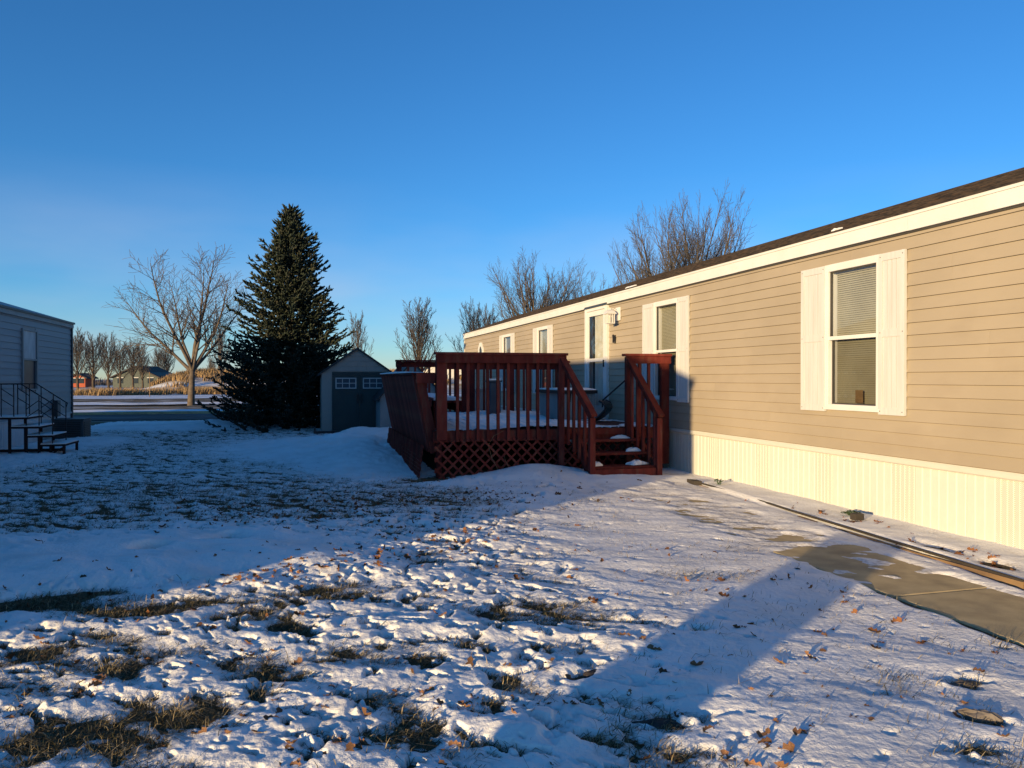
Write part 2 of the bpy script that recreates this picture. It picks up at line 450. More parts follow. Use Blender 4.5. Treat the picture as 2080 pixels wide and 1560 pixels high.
# ================================================================== ground relief
WALL_X = 5.8
DECK_Y0, DECK_Y1, DECK_X0, DECK_Z = 11.40, 16.2, 1.95, 0.71
FOOT = [(0.51,3.15,60),(0.28,3.5,70),(0.66,3.95,65),(0.45,4.35,80),(0.85,4.67,60),(0.70,5.15,75),(0.98,5.5,55),(1.02,5.95,70),(1.36,6.1,60),(1.35,6.7,70),(1.66,7.0,55),(0.05,3.2,80),(-0.3,4.9,20),(-1.1,3.9,40),(1.05,3.05,50),(1.15,3.9,62),(1.0,4.35,58),(1.3,4.9,66),(1.15,5.3,60),(0.30,5.75,75),(0.55,6.4,70),(1.75,6.3,58),(1.95,5.6,62),(1.9,7.6,60),(2.3,8.1,55),(2.5,8.8,60),(2.9,9.2,50),(3.2,9.9,55)]

def ground_h(x, y):
    n = 0.022*fbm(x*0.35, y*0.35, 3, 5)
    flat = sm(3.2, 3.8, x)*(1-sm(10.5, 12.5, y)) + sm(2.0, 2.6, y-9.5)*0
    n = n*(1-np.clip(flat, 0, 1))
    bed = sm(4.98, 5.06, x - 0.075*(y-5.0))*(1-sm(9.6, 9.9, y))*0.030
    return n + bed

def snow_depth(x, y):
    a = x*0.77 - y*0.64; b = x*0.64 + y*0.77
    wx = 0.35*perlin(x*0.8, y*0.8, 31); wy = 0.35*perlin(x*0.8, y*0.8, 37)
    n1 = fbm((a+wx)*1.05, (b+wy)*2.1, 3, 1)                    # wind-laid ridges
    n2 = fbm((a+wx)*3.4, (b+wy)*6.6, 3, 2)
    rid = 0.5-np.abs(perlin((a+wx*1.5)*1.5, (b+wy*1.5)*2.6, 8))  # sharp crests
    n3 = fbm(x*13, y*13, 3, 4)
    n4 = fbm(x*4.2, y*4.2, 3, 14)
    # zones
    far = sm(7.6, 9.2, y+0.35*x*0 + 0.25*perlin(x*0.9, y*0.9, 44))         # thin lawn beyond the drift
    right = sm(1.15, 2.3, x + 0.4*perlin(x*0.7, y*0.7, 21) - 0.10*(y-4))       # crusted right part
    left = 1-right
    n5 = fbm((a+wx*.3)*7.5, (b+wy*.3)*13.0, 3, 6, 0.6)                 # small torn scallops
    base = 0.0225*left + 0.030*right
    amp = 1.0*left + 0.42*right
    base = base*(1-far) + far*(0.0015*left + 0.021*right)
    amp = amp*(1-far) + far*(0.62*left + 0.45*right)
    sw = sm(-0.25, 0.35, perlin(x*0.55, y*0.55, 58))                     # rough and calmer areas alternate
    rg = 0.42-np.abs(perlin((a+wx*.6)*3.1, (b+wy*.6)*6.0, 12))              # small sharp crests
    rg2 = 0.42-np.abs(perlin((a+wx*.4)*7.0, (b+wy*.4)*12.0, 16))
    pit = sm(0.20, 0.40, fbm((a+wx*.6)*4.6, (b+wy*.6)*7.4, 3, 26, 0.65))           # torn holes down to the turf
    pit2 = sm(0.22, 0.46, fbm(x*8.5, y*8.5, 2, 27))
    tl = 0.034*n1*(1-.55*far) + 0.015*n2*sw + 0.013*rg*sw + 0.005*rg2*sw + 0.006*n5 + 0.046*(rid-0.33)*(1-far) - 0.046*pit*(1-far) - 0.015*pit2*(.5+sw) + far*(0.034*n2 + 0.016*rg + 0.012*n5)
    tr = 0.050*n1 + 0.014*n2*(0.3+sw) + 0.014*rg*sw + 0.010*rg2*sw + 0.006*n5 - 0.030*pit*pit2 - 0.016*pit2*sw
    tex = tl*left + tr*right
    h = base + amp*tex + 0.0045*n3*(0.5+0.5*left) + 0.0016*perlin(x*34, y*34, 19)
    # long smooth drift across the yard
    drift = sm(5.45, 6.35, y + 0.15*x*0 - 0.22*np.clip(x+1, -9, 9)*0 + 0.12*perlin(x*1.1, y*0.3, 55)) * (1-sm(7.5, 8.4, y + 0.35*np.clip(x+1.2, 0, 9) + 0.25*perlin(x*1.3, y*0.4, 51))) * (1-sm(0.05, 1.0, x + 0.3*perlin(x, y*1.2, 52)))
    dn = 0.090 + 0.05*n1 + 0.010*n2 + 0.03*perlin(x*0.6, y*0.6, 77)
    h = h*(1-drift) + drift*dn
    for cx, cy, rx, ry, an, d in ((-1.22,7.10,0.11,0.07,0.3,0.30),(-0.66,7.34,0.14,0.07,0.1,0.30),(-0.62,7.5,0.09,0.04,0.2,0.10),(-1.75,5.72,0.45,0.12,0.3,0.14),(-2.3,5.5,0.4,0.15,0.3,0.1)):
        h = h - d*blob(x, y, cx, cy, rx, ry, an)
    # named bare tufts and hollows of the foreground
    for cx, cy, rx, ry, an in ((-0.2,3.93,0.10,0.22,-0.2),(-0.84,4.37,0.15,0.09,0.2),(-0.42,3.62,0.12,0.10,0.4),(0.05,4.6,0.20,0.10,0.6),(-0.1,4.75,0.16,0.08,0.3),(-1.0,3.55,0.22,0.10,0.5),(-0.55,3.05,0.2,0.09,0.4),
                               (-0.25,5.1,0.35,0.10,0.4),(0.1,5.5,0.4,0.09,0.35),(0.5,3.25,0.14,0.07,0.2),(1.35,3.58,0.10,0.05,0.5),(0.95,3.6,0.08,0.05,0.4),(1.5,3.0,0.16,0.07,-0.35),(2.83,2.64,0.10,0.05,-0.75),(3.08,2.98,0.13,0.06,-0.2),(2.55,2.42,0.14,0.07,0.1),
                               (0.9,4.2,0.12,0.06,0.9),(-1.5,4.6,0.3,0.1,0.4),(-0.7,5.4,0.4,0.08,0.3),(1.85,4.35,0.25,0.05,-0.5),(2.2,4.05,0.12,0.05,-0.4),(1.55,4.75,0.2,0.05,-0.3)):
        h = h - 0.050*blob(x, y, cx, cy, rx, ry, an)*(0.75 + 1.6*n2 + 1.2*n5)
    # foot prints up the yard
    for cx, cy, dg in FOOT:
        c_, s_ = math.cos(R(dg)), math.sin(R(dg)); u_ = ((x-cx)*c_ + (y-cy)*s_)/0.155; v_ = (-(x-cx)*s_ + (y-cy)*c_)/0.060
        e = np.exp(-(u_*u_+v_*v_)**2.5); e2 = blob(x, y, cx, cy, 0.22, 0.12, R(dg))
        h = h - 0.040*e*(0.8+1.5*n5) + 0.018*e2
    for cx, cy in ((1.2,4.3),(1.75,3.3),(1.3,3.75),(0.9,3.1)):       # soft humps
        h = h + 0.030*blob(x, y, cx, cy, 0.28, 0.16, -0.4)
    # walk: bare near the camera, thin patches further on, covered by the steps
    walk = sm(3.80, 3.93, x + 0.05*perlin(x*3, y*3, 61) + 0.03*perlin(x*9, y*9, 68) + 0.02*(5-y)) * (1-sm(4.62, 4.76, x - 0.055*(y-5) + 0.05*perlin(x*4, y*4, 62)))
    bare = 1-sm(4.3, 4.75, y + 0.55*perlin(x*2.2, y*2.2, 63) + 0.3*perlin(x*6, y*6, 64))
    part = 0.0195 + 0.030*fbm(a*2.6, b*5.0, 4, 65) + 0.012*sm(7.5, 9.5, y) - 0.010*(1-sm(5.2, 6.4, y))
    h = h*(1-walk) + walk*((-0.03)*bare + (1-bare)*part)
    # bed along the skirting
    bed = sm(4.80, 5.00, x - 0.075*(y-5.0)) * (1-sm(9.8, 10.3, y))
    hb = 0.030 + 0.022*fbm(x*1.6, y*0.9, 3, 66) + 0.006*n2
    hb = hb - 0.06*blob(x, y, 5.22, 4.75, 0.10, 0.16) - 0.05*blob(x, y, 5.30, 4.35, 0.12, 0.12) - 0.05*blob(x, y, 5.25, 5.35, 0.08, 0.25) - 0.05*blob(x, y, 5.45, 6.62, 0.10, 0.06)
    h = h*(1-bed) + bed*hb
    rim = np.exp(-((x - 0.075*(y-5.0) - 4.94)/0.05)**2) * (1-sm(9.4, 9.8, y))
    h = h - 0.028*rim*bed*(0.6+0.9*perlin(x*2, y*1.1, 69))
    # drifts heaped round the deck, steps and shed
    h = h + 0.17*blob(x, y, 3.45, 11.05, 0.75, 0.55) + 0.06*blob(x, y, 2.2, 10.75, 0.5, 0.35) + 0.05*blob(x, y, 4.6, 10.3, 0.9, 0.3)
    h = h + 0.25*blob(x, y, 0.95, 16.8, 1.5, 2.0, 0.3)*(1 + 0.5*n1) + 0.18*blob(x, y, 1.15, 13.8, 0.7, 1.6) + 0.20*blob(x, y, 1.45, 20.6, 0.5, 0.5) + 0.22*blob(x, y, 2.4, 20.3, 0.7, 0.8)
    h = h + 0.14*blob(x, y, -2.3, 25.6, 2.6, 1.3) + 0.10*blob(x, y, -4.9, 20.0, 0.7, 1.2) + 0.05*blob(x, y, -5.2, 16.5, 0.8, 2.0)
    h = h - 0.05*blob(x, y, 1.9, 11.2, 0.35, 0.3)
    # smooth snow hugging the far lawn edge and skirting
    h = h + 0.06*sm(24.2, 25.4, y)*(1-sm(27.5, 28.5, y))
    return h

# ---- base ground, reaching the horizon
gs = np.concatenate([np.linspace(-900, -60, 15)[:-1], np.linspace(-60, 60, 121), np.linspace(60, 900, 15)[1:]])
gx, gy = np.meshgrid(gs, np.concatenate([np.linspace(-900, -60, 15)[:-1], np.linspace(-60, 140, 201), np.linspace(140, 1400, 15)[1:]]))
def far_h(x, y):
    return -0.05 + 0*x
gz = far_h(gx, gy)
ny, nx = gx.shape
idx = np.arange(nx*ny).reshape(ny, nx)
F = np.stack([idx[:-1, :-1], idx[:-1, 1:], idx[1:, 1:], idx[1:, :-1]], -1).reshape(-1, 4)
o = bpy.data.objects.new("ground", np_mesh("ground", np.stack([gx, gy, gz], -1).reshape(-1, 3), F, M['field']))
COL.objects.link(o); tag(o, kind="structure")

def fan(rs, a0, a1, na, wings=False):
    an = np.linspace(a0, a1, na) + YAW
    if wings: an = np.concatenate([np.linspace(a0-R(24), a0, 90)[:-1] + YAW, an, np.linspace(a1, a1+R(24), 90)[1:] + YAW])
    rr, aa = np.meshgrid(rs, an, indexing='ij')
    x = rr*np.sin(aa); y = rr*np.cos(aa)
    n, m = x.shape
    i = np.arange(n*m).reshape(n, m)
    F = np.stack([i[:-1, :-1], i[1:, :-1], i[1:, 1:], i[:-1, 1:]], -1).reshape(-1, 4)
    return x, y, F[:, ::-1]

# lawn (dead turf) under the snow
rs = np.concatenate([[0.05], np.geomspace(0.6, 30.0, 260)])
x, y, F = fan(rs, R(-75), R(75), 420)
z = ground_h(x, y)
keep = (y.reshape(-1)[F].max(1) < 29.6)
o = bpy.data.objects.new("lawn", np_mesh("lawn", np.stack([x, y, z], -1).reshape(-1, 3), F[keep], M['turf']))
COL.objects.link(o); tag(o, kind="structure")

# snow lying on it
def make_snow(name, rs, a0, a1, na, label):
    x, y, F = fan(rs, a0, a1, na, True)
    d = snow_depth(x, y)
    z = ground_h(x, y) + np.maximum(d, -0.02)
    thin = 1-sm(0.002, 0.028, d)
    thin = np.maximum(thin, 0.85*(1-sm(0.012, 0.040, d))*sm(3.85, 4.0, x)*(1-sm(4.6, 4.8, x)))
    keep = (y.reshape(-1)[F].max(1) < 29.3) & (x.reshape(-1)[F].max(1) < 6.0) & (d.reshape(-1)[F].max(1) > -0.012)
    xf = x.reshape(-1)[F]; yf = y.reshape(-1)[F]
    under = (xf.min(1) > 2.05) & (yf.min(1) > 11.42) & (yf.max(1) < 16.0)
    keep &= ~under
    keep &= ~(xf.max(1) < -6.0)
    o = bpy.data.objects.new(name, np_mesh(name, np.stack([x, y, z], -1).reshape(-1, 3), F[keep], M['snow'], attr={"thin": thin.reshape(-1)}))
    COL.objects.link(o); tag(o, label, "snow", kind="stuff")
    return o
rs1 = np.concatenate([np.geomspace(1.0, 1.9, 40)[:-1], np.geomspace(1.9, 8.0, 420), np.geomspace(8.0, 32.0, 260)[1:]])
make_snow("snow", rs1, R(-38), R(38), 720, "thin wind-crusted snow lying over the dead lawn")

# ---- strips beyond the lawn
def sheet(name, x0, x1, y0, y1, z, mat, nx=60, ny=8, bumpy=0.0, seed=0):
    gx, gy = np.meshgrid(np.linspace(x0, x1, nx), np.linspace(y0, y1, ny))
    gz = np.full_like(gx, z) + bumpy*fbm(gx*0.4, gy*0.8, 3, seed)
    i = np.arange(nx*ny).reshape(ny, nx)
    F = np.stack([i[:-1, :-1], i[:-1, 1:], i[1:, 1:], i[1:, :-1]], -1).reshape(-1, 4)
    o = bpy.data.objects.new(name, np_mesh(name, np.stack([gx, gy, gz], -1).reshape(-1, 3), F, mat))
    COL.objects.link(o); tag(o, kind="structure")
    return o
sheet("verge", -120, 120, 28.9, 30.3, -0.005, M['verge'], 240, 8, 0.03, 3)
sheet("road", -300, 300, 30.1, 34.7, 0.015, M['asphalt'], 60, 4)
MBk = MB().box(-300, 300, 34.7, 34.86, -0.05, 0.12)
tag(MBk.build("kerb", M['concrete']), kind="structure")
sheet("verge", -120, 120, 34.86, 37.6, 0.10, M['snowstrip'], 300, 14, 0.05, 4)
sheet("verge", -120, 120, 37.6, 43.0, 0.085, M['verge'], 300, 20, 0.05, 5)
sheet("shadow_strip", -300, 300, 43.0, 44.4, 0.03, M['asphalt'], 60, 4)  # shadow line of a low ridge, laid in as a dark strip
sheet("verge", -120, 120, 44.4, 48.8, 0.11, M['snowstrip'], 300, 18, 0.07, 6)
sheet("verge", -120, 120, 48.8, 56.6, 0.12, M['verge'], 300, 24, 0.07, 7)
sheet("shadow_strip", -300, 300, 56.6, 58.2, 0.05, M['asphalt'], 60, 4)  # farther ridge's shadow, also put in as a dark sheet
sheet("field", -200, 200, 58.2, 70, 0.10, M['snowstrip'], 200, 16, 0.05, 8)

# ---- concrete walk: separate slabs
walk = empty("sidewalk", (4.32, 7.0, 0)); tag(walk, kind="structure")
slab = MB().box(-0.45, 0.45, -0.742, 0.742, -0.10, 0.012).mesh("slab", M['concrete'])
ys = 4.33 - 1.5*3
k = 0
yy = 4.33 - 1.5*2 + 0.75
while yy < 11:
    o = place("slab", slab, (4.33 + 0.0*k, yy, 0.002*((k*7) % 3)), walk, (R(0.2*((k % 3)-1)), 0, 0)); k += 1; yy += 1.5
    m_ = o.modifiers.new("edge", 'BEVEL'); m_.width = 0.012; m_.segments = 2

# ================================================================== tan mobile home
Y_NEAR, Y_FAR = 3.2, 27.5
Z_SID, Z_EAVE, Z_FB = 0.70, 3.11, 2.94
home = empty("mobile_home", (WALL_X, 15.0, 0))
tag(home, "long tan vinyl-sided mobile home with white shuttered windows and red deck", "mobile home")
COURSE = 0.1215
# openings: y0, y1, z0, z1
WINS = [(6.66, 7.48, 1.17, 2.73), (11.06, 11.88, 1.17, 2.73), (17.68, 18.50, 1.17, 2.73), (21.05, 21.95, 1.17, 2.73)]
DOOR = (13.95, 15.08, 0.74, 2.925)
OPEN = WINS + [DOOR]

def split(y0, y1, z0, z1):
    """cut a strip of wall by the openings -> list of (y0,y1,z0,z1)"""
    out = []; cuts = sorted([o for o in OPEN if o[0] < y1 and o[1] > y0 and o[2] < z1 and o[3] > z0])
    cur = y0
    for a, b, c, d in cuts:
        if a > cur: out.append((cur, a, z0, z1))
        if c > z0 + 0.004: out.append((max(a, y0), min(b, y1), z0, c))
        if d < z1 - 0.004: out.append((max(a, y0), min(b, y1), d, z1))
        cur = max(cur, b)
    if cur < y1: out.append((cur, y1, z0, z1))
    return out

def lap_board(y0, y1, zb, zt, z0, z1, xw, out_dir=-1, lap=0.016):
    """clapboard piece: thick at the bottom edge zb, thin at zt, clipped to z0..z1"""
    def th(z): return 0.003 + lap*(1-(z-zb)/(zt-zb))
    m = MB()
    poly = [(xw, z0), (xw, z1), (xw+out_dir*th(z1), z1), (xw+out_dir*th(z0), z0)]
    if out_dir > 0: poly = poly[::-1]
    m.prism([(p, q) for p, q in poly], 'y', y0, y1)
    return m
n_course = int(math.ceil((Z_FB - Z_SID)/COURSE))
for k in range(n_course):
    zb = Z_SID + k*COURSE; zt = zb + COURSE; z1 = min(zt, Z_FB)
    # vinyl lengths of 3.66 m with staggered seams
    seams = [Y_NEAR]; s = Y_NEAR + 3.66*((k//2*0.37) % 1.0) + 0.4
    while s < Y_FAR - 0.3: seams.append(s); s += 3.66
    seams.append(Y_FAR)
    for i in range(len(seams)-1):
        for (a, b, c, d) in split(seams[i], seams[i+1] - 0.0015, zb, z1):
            if b-a > 0.01: lap_board(a, b, zb, zt, max(c, zb+0.0038), d, WALL_X).build("siding_board", M['siding'], home)
# inner wall sheet, end and back walls
w = MB()
for (a, b, c, d) in split(Y_NEAR, Y_FAR, 0.66, Z_EAVE-0.02):
    if b-a > 0.01: w.box(WALL_X+0.001, WALL_X+0.09, a, b, c, d)
w.box(WALL_X+0.09, 9.95, Y_NEAR, Y_NEAR+0.09, 0.55, Z_EAVE-0.02).box(WALL_X+0.09, 9.95, Y_FAR-0.09, Y_FAR, 0.55, Z_EAVE-0.02)
w.box(9.95, 10.04, Y_NEAR, Y_FAR, 0.0, Z_EAVE-0.02).box(WALL_X+0.09, 9.95, Y_NEAR+0.09, Y_FAR-0.09, 0.5, 0.6)
w.prism([(WALL_X+0.001, Z_EAVE-0.02), (9.95, Z_EAVE-0.02), (7.9, 3.83)], 'y', Y_FAR-0.09, Y_FAR-0.001)
w.prism([(WALL_X+0.001, Z_EAVE-0.02), (9.95, Z_EAVE-0.02), (7.9, 3.83)], 'y', Y_NEAR+0.001, Y_NEAR+0.09)
w.build("wall", M['interior'], home)  # sheet coloured dark so the lap gaps draw the siding's shadow lines
# roof: stepped shingle courses on both slopes
EX, RX, RZ = WALL_X-0.075, 7.9, 3.865
roof = MB(); nc = 16
for sgn in (1, -1):
    for k in range(nc):
        t0, t1 = k/nc, (k+1)/nc + 0.004
        xa, xb = EX + (RX-EX)*t0, EX + (RX-EX)*min(t1, 1)
        za, zb = Z_EAVE + 0.012 + (RZ-Z_EAVE)*t0, Z_EAVE + 0.012 + (RZ-Z_EAVE)*min(t1, 1)
        if sgn < 0: xa, xb = 2*RX-xa, 2*RX-xb
        p = [(xa, za-0.01), (xb, zb-0.012), (xb, zb), (xa, za+0.012)]
        if sgn < 0: p = p[::-1]
        roof.prism(p, 'y', Y_NEAR-0.1, Y_FAR+0.06)
roof.prism([(EX+0.05, Z_EAVE-0.015), (2*RX-EX-0.05, Z_EAVE-0.015), (RX, RZ-0.03)], 'y', Y_NEAR-0.05, Y_FAR+0.03)
roof_o = roof.build("roof", M['shingle'], home)
rs_ = MB()
for (y0, ln) in ((7.32, 0.07), (12.7, 0.35)):
    for j in range(6):
        yc = y0 + ln*(j+0.5)/6; hw = ln/12*1.25
        h_ = 0.012 + 0.012*random.random(); x0 = EX + 0.01 + 0.02*random.random(); x1 = x0 + 0.06 + 0.05*random.random()
        sl = (RZ-Z_EAVE)/(RX-EX); zz = Z_EAVE + 0.03
        rs_.prism([(x0, zz-0.01), (x1, zz + sl*(x1-x0) - 0.01), (x1, zz + sl*(x1-x0) + h_*0.4), ((x0+x1)/2, zz + sl*(x1-x0)/2 + h_), (x0+0.004, zz + h_*0.4)], 'y', yc-hw, yc+hw)
rs_.build("roof_snow", M['snow'], roof_o)
# fascia panels with a drip edge
s = Y_NEAR
i = 0
while s < Y_FAR + 0.05:
    e = min(s + 3.05, Y_FAR + 0.05)
    MB().box(WALL_X-0.058, WALL_X-0.001, s, e-0.002, Z_FB+0.002*(i % 2), Z_EAVE-0.028).build("fascia_panel", M['white'], home)
    s = e; i += 1
    if e >= Y_FAR + 0.05: break
MB().box(WALL_X-0.070, WALL_X-0.0015, Y_NEAR, Y_FAR+0.055, Z_EAVE-0.027, Z_EAVE+0.004).build("drip_edge", M['white'], home)
MB().box(WALL_X-0.030, WALL_X-0.0012, Y_NEAR, Y_FAR+0.02, Z_FB-0.020, Z_FB-0.002).build("soffit_channel", M['rubber'], home)
MB().box(WALL_X-0.034, WALL_X+0.05, Y_FAR-0.002, Y_FAR+0.03, Z_SID-0.02, Z_FB-0.003).build("corner_trim", M['white'], home)
# skirting: ribbed panels, some vented
def skirt_mesh(w, h, mat, ribs):
    m = MB(); n = ribs; cw = w/n
    pts = []
    for k in range(n):
        y = k*cw
        pts += [(y + 0.003, 0.0), (y + 0.010, -0.009), (y + cw - 0.010, -0.009), (y + cw - 0.003, 0.0)]
    pts = [(0.0, 0.0)] + pts + [(w, 0.0)]
    for (ya, xa), (yb, xb) in zip(pts[:-1], pts[1:]):
        m.quad((xa, yb, 0), (xa, ya, 0), (xa, ya, h), (xb, yb, h)) if False else m.quad((xb, yb, 0), (xb, yb, h), (xa, ya, h), (xa, ya, 0))
    return m.mesh("skirt_panel", mat)
PW = 0.305
sk_a = skirt_mesh(PW, 0.74, M['skirt'], 3)
sk_b = skirt_mesh(PW, 0.74, M['skirt_vent'], 5)
yk = Y_NEAR; i = 0
while yk < Y_FAR - PW:
    place("skirt_panel", sk_b if (i % 4) == 2 else sk_a, (WALL_X+0.045 + 0.0015*(i % 2), yk, -0.06), home)
    yk += PW; i += 1
tr = MB()
s = Y_NEAR
while s < Y_FAR:
    e = min(s + 1.83, Y_FAR); dz = 0.006*random.uniform(-1, 1)
    MB().prism([(WALL_X+0.06, 0.625), (WALL_X+0.015, 0.625), (WALL_X-0.004, 0.640), (WALL_X-0.012, 0.672+dz), (WALL_X-0.002, 0.697), (WALL_X+0.06, 0.697)][::-1], 'y', s, e-0.002).build("skirt_trim", M['skirt'], home)
    s = e

# shutters (shared mesh), hung on windows
def shutter_mesh(w, h):
    m = MB(); t = 0.032; st = 0.05
    m.box(-t, -0.012, 0, st, 0, h).box(-t, -0.012, w-st, w, 0, h)
    for z0, z1 in ((0, 0.075), (h*0.50-0.03, h*0.50+0.05), (h-0.075, h)): m.box(-t+0.001, -0.012, st, w-st, z0, z1)
    # narrow vertical boards inside the frame
    nb = 4; bw = (w-2*st)/nb
    for k in range(nb): m.box(-t+0.010, -0.012, st + k*bw + 0.003, st + (k+1)*bw - 0.003, 0.07, h-0.07)
    m.box(-0.013, 0, 0.002, w-0.002, 0.002, h-0.002)
    return m.mesh("shutter", M['shutter'])
SH = shutter_mesh(0.355, 1.65)
SH_N = shutter_mesh(0.43, 1.65)
screw = MB().tube([(-0.038, 0, 0), (-0.0325, 0, 0)], 0.006, 6).mesh("screw", M['rubber'])

def window(y0, y1, z0, z1, sh_near, sh_far, blind=True, note=False, curtain=None):
    fw = 0.055
    f = MB()
    f.box(WALL_X-0.040, WALL_X+0.09, y0-0.030, y0+fw-0.02, z0-0.02, z1+0.045)
    f.box(WALL_X-0.040, WALL_X+0.09, y1-fw+0.02, y1+0.030, z0-0.02, z1+0.045)
    f.box(WALL_X-0.041, WALL_X+0.09, y0+fw-0.021, y1-fw+0.021, z1-0.035, z1+0.046)
    f.box(WALL_X-0.041, WALL_X+0.09, y0+fw-0.021, y1-fw+0.021, z0-0.02, z0+0.035)
    win = f.build("window", M['white'], home, bevel=0.004)
    MB().box(WALL_X-0.055, WALL_X-0.0415, y0-0.028, y1+0.028, z0-0.028, z0+0.004).build("sill", M['white'], win)
    a, b = y0+fw-0.02, y1-fw+0.02; c, d = z0+0.035, z1-0.035; mid = z0 + (z1-z0)*0.497
    sa = MB()   # upper sash in front, lower behind
    for (p, q, x0, x1) in ((mid-0.02, d, WALL_X-0.012, WALL_X+0.012), (c, mid+0.02, WALL_X+0.014, WALL_X+0.038)):
        sa.box(x0, x1, a, a+0.014, p, q).box(x0, x1, b-0.014, b, p, q).box(x0+0.001, x1-0.001, a+0.014, b-0.014, q-0.014, q).box(x0+0.001, x1-0.001, a+0.014, b-0.014, p, p+0.014)
    sa.build("sash", M['rubber'], win)
    MB().box(WALL_X-0.030, WALL_X-0.0125, a, b, mid-0.022, mid+0.020).build("meeting_rail", M['white'], win)
    MB().quad((WALL_X, b-0.014, mid-0.006), (WALL_X, a+0.014, mid-0.006), (WALL_X, a+0.014, d-0.014), (WALL_X, b-0.014, d-0.014)).build("pane", M['glass'], win)
    MB().quad((WALL_X+0.026, b-0.014, c+0.014), (WALL_X+0.026, a+0.014, c+0.014), (WALL_X+0.026, a+0.014, mid+0.006), (WALL_X+0.026, b-0.014, mid+0.006)).build("pane", M['screen_glass'], win)
    if blind:
        m = MB(); z = c; sp = 0.0235
        while z < d + 0.02:
            m.quad((WALL_X+0.072, a+0.03, z), (WALL_X+0.072, b-0.012, z), (WALL_X+0.086, b-0.012, z+0.0215), (WALL_X+0.086, a+0.03, z+0.0215)); z += sp
        m.box(WALL_X+0.066, WALL_X+0.092, a+0.028, b-0.010, d-0.03, d+0.02)
        m.build("blind", M['blind'], win)
    if curtain: MB().box(WALL_X+0.10, WALL_X+0.11, a-0.02, b+0.02, c-0.05, d+0.05).build("curtain", curtain, win)
    if note: MB().box(WALL_X+0.0285, WALL_X+0.0295, y0+0.30, y0+0.42, c+0.02, c+0.16).build("note", M['timber'], win)
    zs = z0 - 0.05
    for sh, yy, wd in ((SH_N if sh_far else SH, y1+0.012, 0.43 if sh_far else 0.355), (SH, y0-0.012-0.355, 0.355)):
        o = place("shutter", sh, (WALL_X-0.019, yy, zs), home, (0, 0, R(0.15*random.uniform(-1, 1))))
        for zz in (0.035, 0.84, 1.615):
            for yo in (0.025, wd-0.025):
                s_ = bpy.data.objects.new("screw", screw); COL.objects.link(s_); s_.parent = o; s_.location = (0.004, yo, zz)
    return win
window(*WINS[0], True, True, note=True)
window(*WINS[1], True, True)
window(*WINS[2], True, False)
window(*WINS[3], True, False, blind=False, curtain=M['interior'])
# eight-sided vanity window near the far corner
def ngon_ring(cy, cz, ry, rz, n, x0, x1, inner):
    m = MB()
    P = [(cy + ry*math.sin(2*math.pi*(k+0.5)/n), cz + rz*math.cos(2*math.pi*(k+0.5)/n)) for k in range(n)]
    Q = [(cy + ry*inner*math.sin(2*math.pi*(k+0.5)/n), cz + rz*inner*math.cos(2*math.pi*(k+0.5)/n)) for k in range(n)]
    for k in range(n):
        j = (k+1) % n
        m.prism([P[k], P[j], Q[j], Q[k]], 'x', x0, x1)
    return m, Q
m, Q = ngon_ring(24.85, 2.34, 0.37, 0.37, 8, WALL_X-0.045, WALL_X-0.001, 0.62)
ow = m.build("window", M['white'], home)
MB().prism(Q, 'x', WALL_X-0.024, WALL_X-0.019).build("pane", M['blue_plastic'], ow)

# storm door
y0, y1, z0, z1 = DOOR
f = MB().box(WALL_X-0.065, WALL_X+0.09, y0-0.03, y0+0.075, z0, z1).box(WALL_X-0.065, WALL_X+0.09, y1-0.075, y1+0.03, z0, z1).box(WALL_X-0.066, WALL_X+0.09, y0+0.075, y1-0.075, z1-0.06, z1-0.001)
f.box(WALL_X-0.10, WALL_X+0.09, y0-0.02, y1+0.02, z0-0.03, z0-0.001)
f.build("door_frame", M['white'], home, bevel=0.004)
MB().prism([(WALL_X-0.085, z1+0.002), (WALL_X-0.059, z1+0.002), (WALL_X-0.059, z1+0.05)], 'y', y0-0.04, y1+0.04).build("drip_cap", M['dark_trim'], home)
d0, d1, e0, e1 = y0+0.08, y1-0.08, z0+0.01, z1-0.065
dm = MB()
dm.box(WALL_X-0.050, WALL_X-0.020, d0, d0+0.10, e0, e1).box(WALL_X-0.050, WALL_X-0.020, d1-0.075, d1, e0, e1)
for a, b in ((e1-0.10, e1), (1.83, 1.90), (e0, e0+0.20)): dm.box(WALL_X-0.049, WALL_X-0.021, d0+0.10, d1-0.075, a, b)
door = dm.build("door", M['white'], home, bevel=0.003)
for a, b in ((1.90, e1-0.10), (e0+0.20, 1.83)):
    MB().quad((WALL_X-0.035, d1-0.075, a), (WALL_X-0.035, d0+0.10, a), (WALL_X-0.035, d0+0.10, b), (WALL_X-0.035, d1-0.075, b)).build("pane", M['glass'], door)
    MB().box(WALL_X-0.042, WALL_X-0.030, d1-0.0749, d1-0.063, a, b).build("gasket", M['rubber'], door)
MB().box(WALL_X-0.075, WALL_X-0.0505, d0+0.025, d0+0.055, 1.72, 1.86).build("handle", M['rubber'], door)
MB().box(WALL_X+0.005, WALL_X+0.035, d0-0.001, d0+0.66, e0, e1).build("inner_door", M['cream'], home)
MB().box(WALL_X+0.22, WALL_X+0.24, d0+0.5, d1+0.3, e0, e1).build("curtain", M['curtain'], home)
# house number: two black numerals, the second hanging lower
for yy, zz in ((13.675, 2.175), (13.585, 2.160)):
    m = MB()
    m.prism([(yy-0.022, zz), (yy+0.018, zz), (yy+0.018, zz+0.135), (yy+0.034, zz+0.120), (yy+0.034, zz+0.140), (yy+0.012, zz+0.158), (yy-0.022, zz+0.158)], 'x', WALL_X-0.034, WALL_X-0.016)
    m.build("numeral", M['black'], home)

